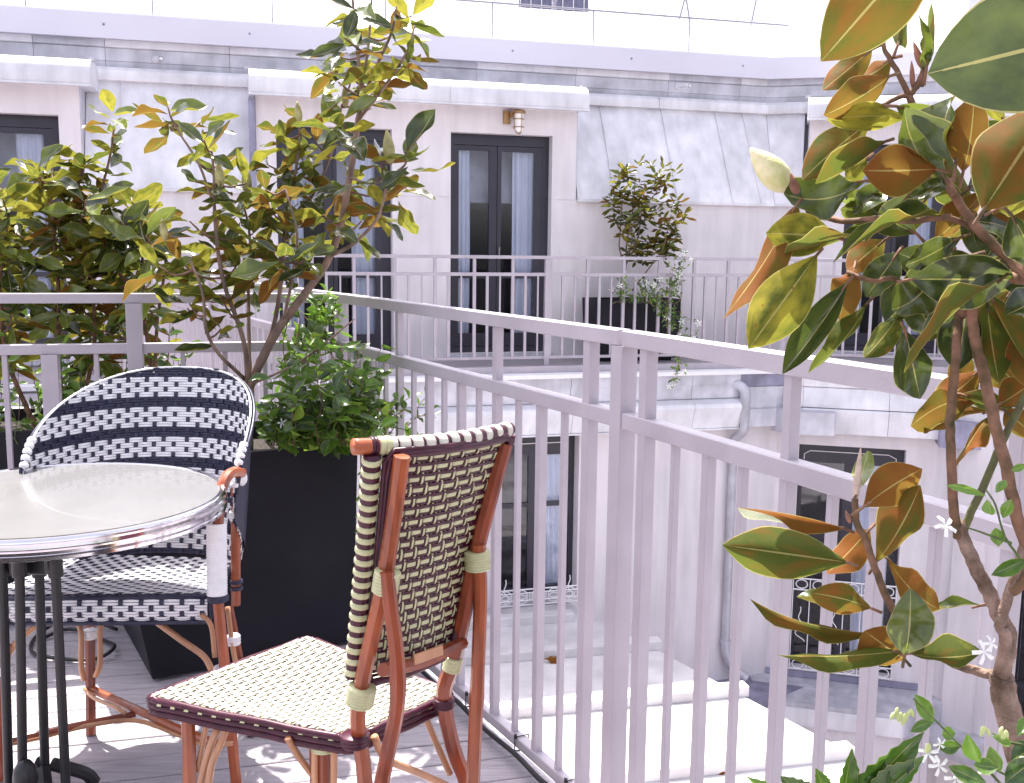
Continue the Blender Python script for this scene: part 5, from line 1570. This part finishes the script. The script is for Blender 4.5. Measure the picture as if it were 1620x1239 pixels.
# burgundy piping frame on the seen side
q_ = lambda u, v, o=.012: SB(u, v) + cv * o
obj('piping', MB().tube([q_(.05, .0), q_(.05, .3), q_(.05, .6), q_(.045, .9), q_(.06, .985), q_(.11, 1.0), q_(.4, 1.0), q_(.7, 1.0), q_(.93, 1.0), q_(1.0, .985), q_(1.0, .7), q_(1.0, .35), q_(.99, .0), q_(.9, -.03), q_(.5, -.035), q_(.12, -.03), q_(.05, .0)], .0068, 8), M_burg, c1, smooth='all')
obj('piping', MB().tube([q_(.02, .02), q_(.02, .5), q_(.02, .97), q_(.08, 1.02), q_(.5, 1.02), q_(.95, 1.02), q_(1.02, .98)], .0045, 8), M_burg, c1, smooth='all')
# upright poles on the seen side of the back
up_l = [at(636, 722, 1.585), at(620, 840, 1.60), at(606, 930, 1.61), at(588, 1010, 1.62), at(570, 1095, 1.63), at(566, 1150, 1.64), at(578, 1250, 1.65), at(584, 1420, 1.66)]
up_r = [at(798, 702, 1.835), at(772, 800, 1.82), at(752, 880, 1.81), at(732, 980, 1.80), at(716, 1050, 1.80), at(702, 1100, 1.80), at(716, 1180, 1.82), at(746, 1270, 1.84), at(765, 1400, 1.86)]
pole(c1, ground(up_l), .0135, M_rattan2, 'back_post'); pole(c1, ground(up_r), .0150, M_rattan, 'back_post')
up_r2 = [at(773, 700, 1.855), at(748, 800, 1.845), at(730, 880, 1.835), at(712, 980, 1.825)]
pole(c1, up_r2, .0135, M_rattan, 'back_post')
# rear legs
lg_l = [at(612, 905, 1.585), at(618, 960, 1.58), at(628, 1040, 1.57), at(628, 1120, 1.565), at(612, 1200, 1.56), at(600, 1290, 1.55), at(596, 1420, 1.55)]
lg_r = [at(757, 862, 1.80), at(760, 940, 1.795), at(756, 1060, 1.79), at(752, 1150, 1.785), at(748, 1260, 1.78), at(744, 1400, 1.78)]
pole(c1, ground(lg_l), .0125, M_rattan, 'rear_leg', nodes=(.42,)); pole(c1, ground(lg_r), .0128, M_rattan2, 'rear_leg', nodes=(.5,))
# slat across the foot of the back
pole(c1, [at(606, 1060, 1.60), at(665, 1048, 1.70), at(733, 1016, 1.795)], .012, M_rattan, 'lower_rail')
pl = MB(); a, b = at(655, 1044, 1.655), at(700, 1028, 1.69); pl.beam(a, b, .004, .018); obj('maker_plate', pl, M_tan, c1)
for ctr, dr_, rr_, L_, m_, n_ in ((at(611, 920, 1.60), up_l[2] - up_l[1], .0205, .038, M_cream, 7), (at(755, 886, 1.805), Vector((.08, 0, -1)), .0225, .036, M_cream, 7), (at(571, 1100, 1.63), up_l[4] - up_l[3], .0225, .034, M_cream, 6),
                                  (at(716, 1050, 1.80), up_r[4] - up_r[3], .0165, .028, M_cream, 4), (at(562, 1170, 1.64), Vector((0, 0, 1)), .0235, .020, M_burg, 3), (at(702, 1112, 1.80), Vector((0, 0, 1)), .0185, .018, M_burg, 3)):
    wrap(c1, ctr, dr_, rr_, L_, m_, n_)
# seat
sL, sF = at(236, 1104, 1.82), at(487, 1010, 2.12)
sN, sR = at(548, 1162, 1.66), at(708, 1098, 1.83)
sL = atz(236, 1104, .46); sF = atz(487, 1010, .46); sN = atz(552, 1166, .452); sR = atz(712, 1096, .455)


def SS(u, v):
    """u from the rear (N-R) edge to the front (L-F) edge, v from N/L to R/F"""
    p = sN.lerp(sR, v).lerp(sL.lerp(sF, v), u)
    return p + Vector((0, 0, -.010 * 4 * u * (1 - u) * 4 * v * (1 - v) + .004))


weave(c1, SS, 26, 24, 0, 0, .0024, 0, .0110, 0, .0022, lambda c, r: (c + r) % 3 == 0, lambda c: ((.0092, .0022, M_cream_lit, 0),), lambda r: M_cream_lit)
mb = MB(); n = 6
for i in range(n + 1):
    for j in range(n + 1): mb.v.append(SS(i / n, j / n) - Vector((0, 0, .006)))
mb.f = [(i * (n + 1) + j, (i + 1) * (n + 1) + j, (i + 1) * (n + 1) + j + 1, i * (n + 1) + j + 1) for i in range(n) for j in range(n)]; mb.m = [0] * len(mb.f)
obj('seat_lining', mb, M_burg, c1)
dn = Vector((0, 0, -1))
cs = [sN, sL, sF, sR]
def rounded(cs, inset, z):
    out = []; n = len(cs)
    for i in range(n):
        p, a, b = cs[i], cs[i - 1], cs[(i + 1) % n]
        out += [p + (a - p).normalized() * inset, p + ((a - p).normalized() + (b - p).normalized()) * inset * .18, p + (b - p).normalized() * inset]
    out.append(out[0]); return [q + Vector((0, 0, z)) for q in out]
for z, r_ in ((.0, .0075), (-.012, .0070), (-.024, .0070)):
    ctr = sum(cs, Vector()) / 4
    c_ = [p + (p - ctr).normalized() * (.008 + z * .1) for p in cs]
    R_ = rounded(c_, .03, z - .002); P_ = []
    for i in range(len(R_) - 1): P_ += [R_[i].lerp(R_[i + 1], k / 8) + Vector((0, 0, .0012 * math.sin((i * 8 + k) * 1.7))) for k in range(8)]
    obj('seat_rim', MB().tube(P_ + [R_[-1]], r_, 8), M_burg, c1, smooth='all')
# short cream ends turning over the rim
for (a, b) in ((sN, sL), (sL, sF), (sR, sN)):
    L_ = (b - a).length; nn = int(L_ / .0285); o_ = Vector((0, 0, 1)).cross((b - a).normalized())
    ctr = sum(cs, Vector()) / 4
    if o_.dot(ctr - a) > 0: o_ = -o_
    for k in range(1, nn):
        p = a.lerp(b, k / nn) + o_ * .004 + Vector((0, 0, .003)); d = (b - a).normalized()
        mb = MB(); mb.strip([p - o_ * .016, p, p + o_ * .005 - Vector((0, 0, .004)), p + o_ * .008 - Vector((0, 0, .010))], [Vector((0, 0, 1)), Vector((0, 0, 1)), (o_ + Vector((0, 0, .7))).normalized(), o_], .010, .002)
        obj('cane_turn', mb, M_cream, c1)
# front legs, struts and stretchers
fL = [atz(297, 1118, .43), at(300, 1239, 1.83), at(302, 1430, 1.83)]
pole(c1, ground(fL), .0135, M_rattan2, 'front_leg')
fF = sF + Vector((.02, -.05, -.03)); pole(c1, ground([fF, fF + Vector((0, .02, -.44))]), .0135, M_rattan2, 'front_leg')
mL = at(512, 1180, 1.72); pole(c1, [mL, mL + Vector((0, 0, -.1)), mL + Vector((.0, 0, -.40))], .0125, M_rattan, 'stretcher_post')
for ppts, r_ in (([at(345, 1150, 1.80), at(330, 1190, 1.80), at(316, 1250, 1.81), at(306, 1330, 1.82)], .0075), ([at(362, 1140, 1.80), at(350, 1175, 1.79), at(335, 1210, 1.79), at(328, 1260, 1.80)], .0070), ([at(330, 1130, 1.84), at(322, 1170, 1.84), at(312, 1220, 1.84)], .006),
                 ([at(455, 1168, 1.70), at(475, 1200, 1.72), at(505, 1240, 1.74)], .0062), ([at(498, 1178, 1.71), at(498, 1230, 1.71), at(500, 1300, 1.71)], .0065), ([at(528, 1178, 1.71), at(528, 1230, 1.71), at(526, 1300, 1.71)], .0065),
                 ([at(592, 1165, 1.66), at(610, 1200, 1.68), at(660, 1222, 1.74), at(722, 1250, 1.80)], .0068), ([at(672, 1132, 1.82), at(690, 1175, 1.84), at(712, 1225, 1.84)], .0065)):
    pole(c1, ppts, r_, M_tan, 'brace', n=9)
wrap(c1, at(512, 1182, 1.715), (0, 0, 1), .021, .010, M_cream, 2)

# ==================================================================== ARMCHAIR (navy and white)
c2 = thing('bistro_armchair', 'rattan armchair with navy and white woven shell back behind the round table', 'chair', (-.96, 2.55, 0))
AC = Vector((-.945, 2.50, 0)); RX, RYY = .281, .30
ZB, ZT = .455, .962
def rimz(th):
    a = abs(th) / R(98)
    return .700 + (ZT - .700) * max(0, math.cos(min(1, a) * math.pi / 2)) ** .54
THM = R(98)
ROTC = R(-3)
def shell(th, z):
    lean = (z - ZB) / (ZT - ZB)
    x = (RX - .03 * (1 - lean) ** 1.2) * math.sin(th) ; y = (RYY * (.80 + .38 * lean)) * math.cos(th)
    if abs(math.sin(th)) > 0: x = math.copysign(abs(math.sin(th)) ** .85, th) * (RX - .03 * (1 - lean) ** 1.2)
    c_, s_ = math.cos(ROTC), math.sin(ROTC)
    return AC + Vector((x * c_ - y * s_, x * s_ + y * c_, z))
NC, ROWH = 40, .0135
NR = int((ZT - ZB) / ROWH)
def S2(u, v): return shell((u * 2 - 1) * THM, ZB + v * (ZT - ZB))
# clip: u-range where the rim is above z
def clipv(v):
    z = ZB + v * (ZT - ZB); lo = 0.0
    for k in range(201):
        u = k / 400
        if rimz((u * 2 - 1) * THM) >= z and ZB + max(0, (abs((u * 2 - 1) * THM) - R(56)) / R(42)) * .17 <= z: lo = u; break
    else: return (0, 0)
    return (lo, 1 - lo)
def zbot(th): return ZB + max(0, (abs(th) - R(56)) / R(42)) * .17
def clipu(u): return ((zbot((u * 2 - 1) * THM) - ZB) / (ZT - ZB), min(1, (rimz((u * 2 - 1) * THM) - ZB) / (ZT - ZB)))
# normal must face the camera (inner side): S(u,v) a x b ; check sign
e = .01; nn_ = (S2(.5 + e, .5) - S2(.5 - e, .5)).cross(S2(.5, .5 + e) - S2(.5, .5 - e))
SGN = 1 if nn_.y < 0 else -1
rowcol = lambda r: M_navy if (NR - 1 - r - 2) % 6 in (4, 5) or (NR - 1 - r) < 2 else M_wht
weave(c2, S2, NC, NR, 0, 0, .0017 * SGN, 0, .0062, 0, .0022, lambda c, r: (c + r) % 2 == 0, lambda c: ((.0112, .0016, M_navy, 0),), rowcol, clip_u=clipu, clip_v=clipv, double_v=.25 * ROWH / (ZT - ZB))
mb = MB(); n = 30
for i in range(n + 1):
    u = i / n; lo_, hi = clipu(u)
    for j in range(7):
        p = S2(u, lo_ + (hi - lo_) * j / 6); q = AC + (p - AC) * 1.02; mb.v.append(Vector((p.x + (p.x - AC.x) * .022, p.y + (p.y - AC.y) * .022, p.z)))
mb.f = [(i * 7 + j, (i + 1) * 7 + j, (i + 1) * 7 + j + 1, i * 7 + j + 1) for i in range(n) for j in range(6)]; mb.m = [0] * len(mb.f)
obj('back_lining', mb, M_navy, c2, smooth='all')
rim = [shell(-THM + 2 * THM * i / 60, rimz(-THM + 2 * THM * i / 60)) for i in range(61)]
obj('rim', MB().tube(rim, .0028, 8), M_wht, c2, smooth='all')
obj('rim', MB().tube([p + (p - AC - Vector((0, 0, p.z))) * .03 - Vector((0, 0, .004)) for p in rim], .0045, 8), M_navy, c2, smooth='all')
rings(c2, rim[:5], .0105, .011, M_wht, 6); rings(c2, rim[-5:], .0105, .011, M_wht, 6)
# seat
sA = [atz(-60, 948, .462), atz(330, 944, .462), Vector((-.745, 2.66, .452)), Vector((-1.19, 2.69, .452))]
for p in sA: p.z = .462
def S3(u, v): return sA[0].lerp(sA[1], u).lerp(sA[3].lerp(sA[2], u), v) + Vector((0, 0, -.012 * math.sin(math.pi * v) + .002))
weave(c2, S3, 24, 22, 0, 0, .0016, 0, .0062, 0, .0022, lambda c, r: (c + r) % 2 == 0, lambda c: ((.0112, .0016, M_navy, 0),), lambda r: M_wht if r > 1 else M_navy, double_v=.25 / 22)
mb = MB(); mb.hexa([p + Vector((0, 0, -.02)) for p in sA], [p + Vector((0, 0, -.014)) for p in sA]); obj('seat_lining', mb, M_navy, c2)
# seat front apron
dA_ = (sA[1] - sA[0]).normalized()
def S4(u, v): return sA[0].lerp(sA[1], u) + Vector((0, -.008, -.058 + .056 * v)) + Vector((0, -.006, 0)) * math.sin(math.pi * v)
e = .01; n4 = (S4(.5 + e, .5) - S4(.5 - e, .5)).cross(S4(.5, .5 + e) - S4(.5, .5 - e))
weave(c2, S4, 24, 4, 0, 0, .0016 * (1 if n4.y < 0 else -1), 0, .0062, 0, .0022, lambda c, r: (c + r) % 2 == 0, lambda c: ((.0112, .0016, M_navy, 0),), lambda r: M_wht, double_v=.25 / 4)
mb = MB(); mb.hexa([sA[0] + Vector((0, .0, -.056)), sA[1] + Vector((0, .0, -.056)), sA[1] + Vector((0, .01, -.056)), sA[0] + Vector((0, .01, -.056))], [sA[0] + Vector((0, .0, -.004)), sA[1] + Vector((0, .0, -.004)), sA[1] + Vector((0, .01, -.004)), sA[0] + Vector((0, .01, -.004))]); obj('apron_lining', mb, M_navy, c2)
obj('seat_rim', MB().tube([sA[0] + Vector((0, -.01, -.06)), sA[1] + Vector((0.004, -.01, -.06)), sA[1] + Vector((.010, -.006, -.03)), sA[1] + Vector((.006, 0, .002)), sA[2] + Vector((.006, 0, .002))], .006, 8), M_navy, c2, smooth='all')
obj('seat_rim', MB().tube([sA[0] + Vector((0, -.006, .001)), sA[1] + Vector((.002, -.006, .001))], .0055, 8), M_navy, c2, smooth='all')
# arms and legs
aF = [at(383, 748, 2.47), at(366, 748, 2.43), at(353, 765, 2.39), at(349, 800, 2.36), at(345, 830, 2.35), at(344, 900, 2.34), at(346, 960, 2.33), at(356, 1060, 2.32), at(366, 1160, 2.31), at(376, 1262, 2.30), at(384, 1320, 2.29)]
pole(c2, ground(aF), .0135, M_rattan2, 'front_leg', k=4)
pole(c2, [at(352, 768, 2.395), at(338, 775, 2.41), at(334, 800, 2.41), at(333, 830, 2.41)], .011, M_rattan2, 'arm', n=10)
wrap(c2, at(343, 885, 2.345), aF[6] - aF[4], .0225, .172, M_wht, 26)
wrap(c2, at(345, 946, 2.335), (0, 0, 1), .0235, .014, M_navy, 3)
aR = [at(373, 765, 2.52), at(373, 850, 2.52), at(373, 957, 2.52)]
pole(c2, aR, .0125, M_rattan2, 'arm_post')
wrap(c2, at(374, 816, 2.52), (0, 0, 1), .0165, .024, M_wht, 4); wrap(c2, at(374, 792, 2.52), (0, 0, 1), .0155, .024, M_navy, 4); wrap(c2, at(374, 920, 2.52), (0, 0, 1), .0155, .010, M_navy, 2); wrap(c2, at(374, 930, 2.52), (0, 0, 1), .0155, .010, M_navy, 2)
wrap(c2, at(376, 757, 2.48), aF[1] - aF[0], .0185, .03, M_wht, 4)
aL = [at(6, 940, 2.38), at(4, 1050, 2.36), at(2, 1200, 2.34), at(0, 1300, 2.33)]
pole(c2, ground(aL), .0135, M_rattan, 'front_leg')
l3 = [at(143, 975, 2.64), at(143, 1050, 2.61), at(144, 1163, 2.572)]; l3[2].z = .002
pole(c2, l3, .0135, M_rattan, 'rear_leg')
l4 = [at(362, 960, 2.68), at(385, 1080, 2.63), at(398, 1162, 2.575)]; l4[2].z = .002
pole(c2, l4, .0125, M_rattan, 'rear_leg')
for ppts, r_ in (([at(118, 975, 2.60), at(128, 1000, 2.58), at(128, 1050, 2.57), at(133, 1076, 2.575)], .0072), ([at(165, 978, 2.60), at(158, 1000, 2.58), at(158, 1050, 2.57), at(151, 1070, 2.575)], .0072),
                 ([at(245, 982, 2.38), at(290, 1015, 2.36), at(322, 1038, 2.35), at(336, 1062, 2.34)], .0078), ([at(318, 972, 2.35), at(334, 990, 2.35), at(340, 1040, 2.34)], .006), ([at(360, 960, 2.42), at(366, 1010, 2.41), at(374, 1055, 2.40)], .0065),
                 ([at(70, 980, 2.38), at(30, 1012, 2.37), at(10, 1040, 2.37)], .0078), ([at(14, 1020, 2.36), at(10, 1060, 2.36), at(10, 1110, 2.36), at(14, 1158, 2.36)], .0075),
                 ([at(133, 1090, 2.58), at(150, 1105, 2.54), at(180, 1118, 2.49), at(198, 1128, 2.47)], .0052),
                 ([at(12, 1178, 2.37), at(60, 1168, 2.40), at(140, 1148, 2.43), at(215, 1140, 2.45), at(280, 1162, 2.42), at(330, 1182, 2.38), at(350, 1183, 2.34)], .0058)):
    pole(c2, ppts, r_, M_tan, 'brace', n=9)
pole(c2, [at(140, 1088, 2.60), at(210, 1120, 2.50), at(280, 1152, 2.42), at(350, 1180, 2.33)], .0105, M_rattan2, 'stretcher')
pole(c2, [at(10, 1172, 2.36), at(110, 1150, 2.42), at(214, 1130, 2.50)], .0085, M_rattan, 'stretcher')
for p_, d_, m_ in ((at(143, 1003, 2.60), (0, 0, 1), M_wht), (at(350, 1062, 2.32), (0, 0, 1), M_wht), (at(369, 1012, 2.42), (0, 0, 1), M_wht), (at(10, 1060, 2.36), (0, 0, 1), M_wht)):
    wrap(c2, p_, d_, .0245 if m_ is M_wht and p_.x > -1.1 and p_.y > 2.5 else .017, .024, m_, 3)
wrap(c2, at(362, 1172, 2.31), (0, 0, 1), .018, .012, M_tan, 2)

# ---- groups of look-alikes
for nm, g in (('railing', 'pale mauve metal railings of terrace and balconies'), ('planter', 'black metal planters'), ('magnolia_tree', 'magnolias in planters'), ('magnolia_shrub', 'magnolias behind the left railing'),
              ('jasmine', 'climbing jasmines'), ('apartment_building', 'courtyard buildings'), ('fallen_leaf', 'fallen leaves on the white roof'), ('cable', 'black cables on the deck')):
    os_ = [o for o in col.objects if o.parent is None and o.name.split('.')[0] == nm]
    if len(os_) > 1:
        for o in os_: o['group'] = g
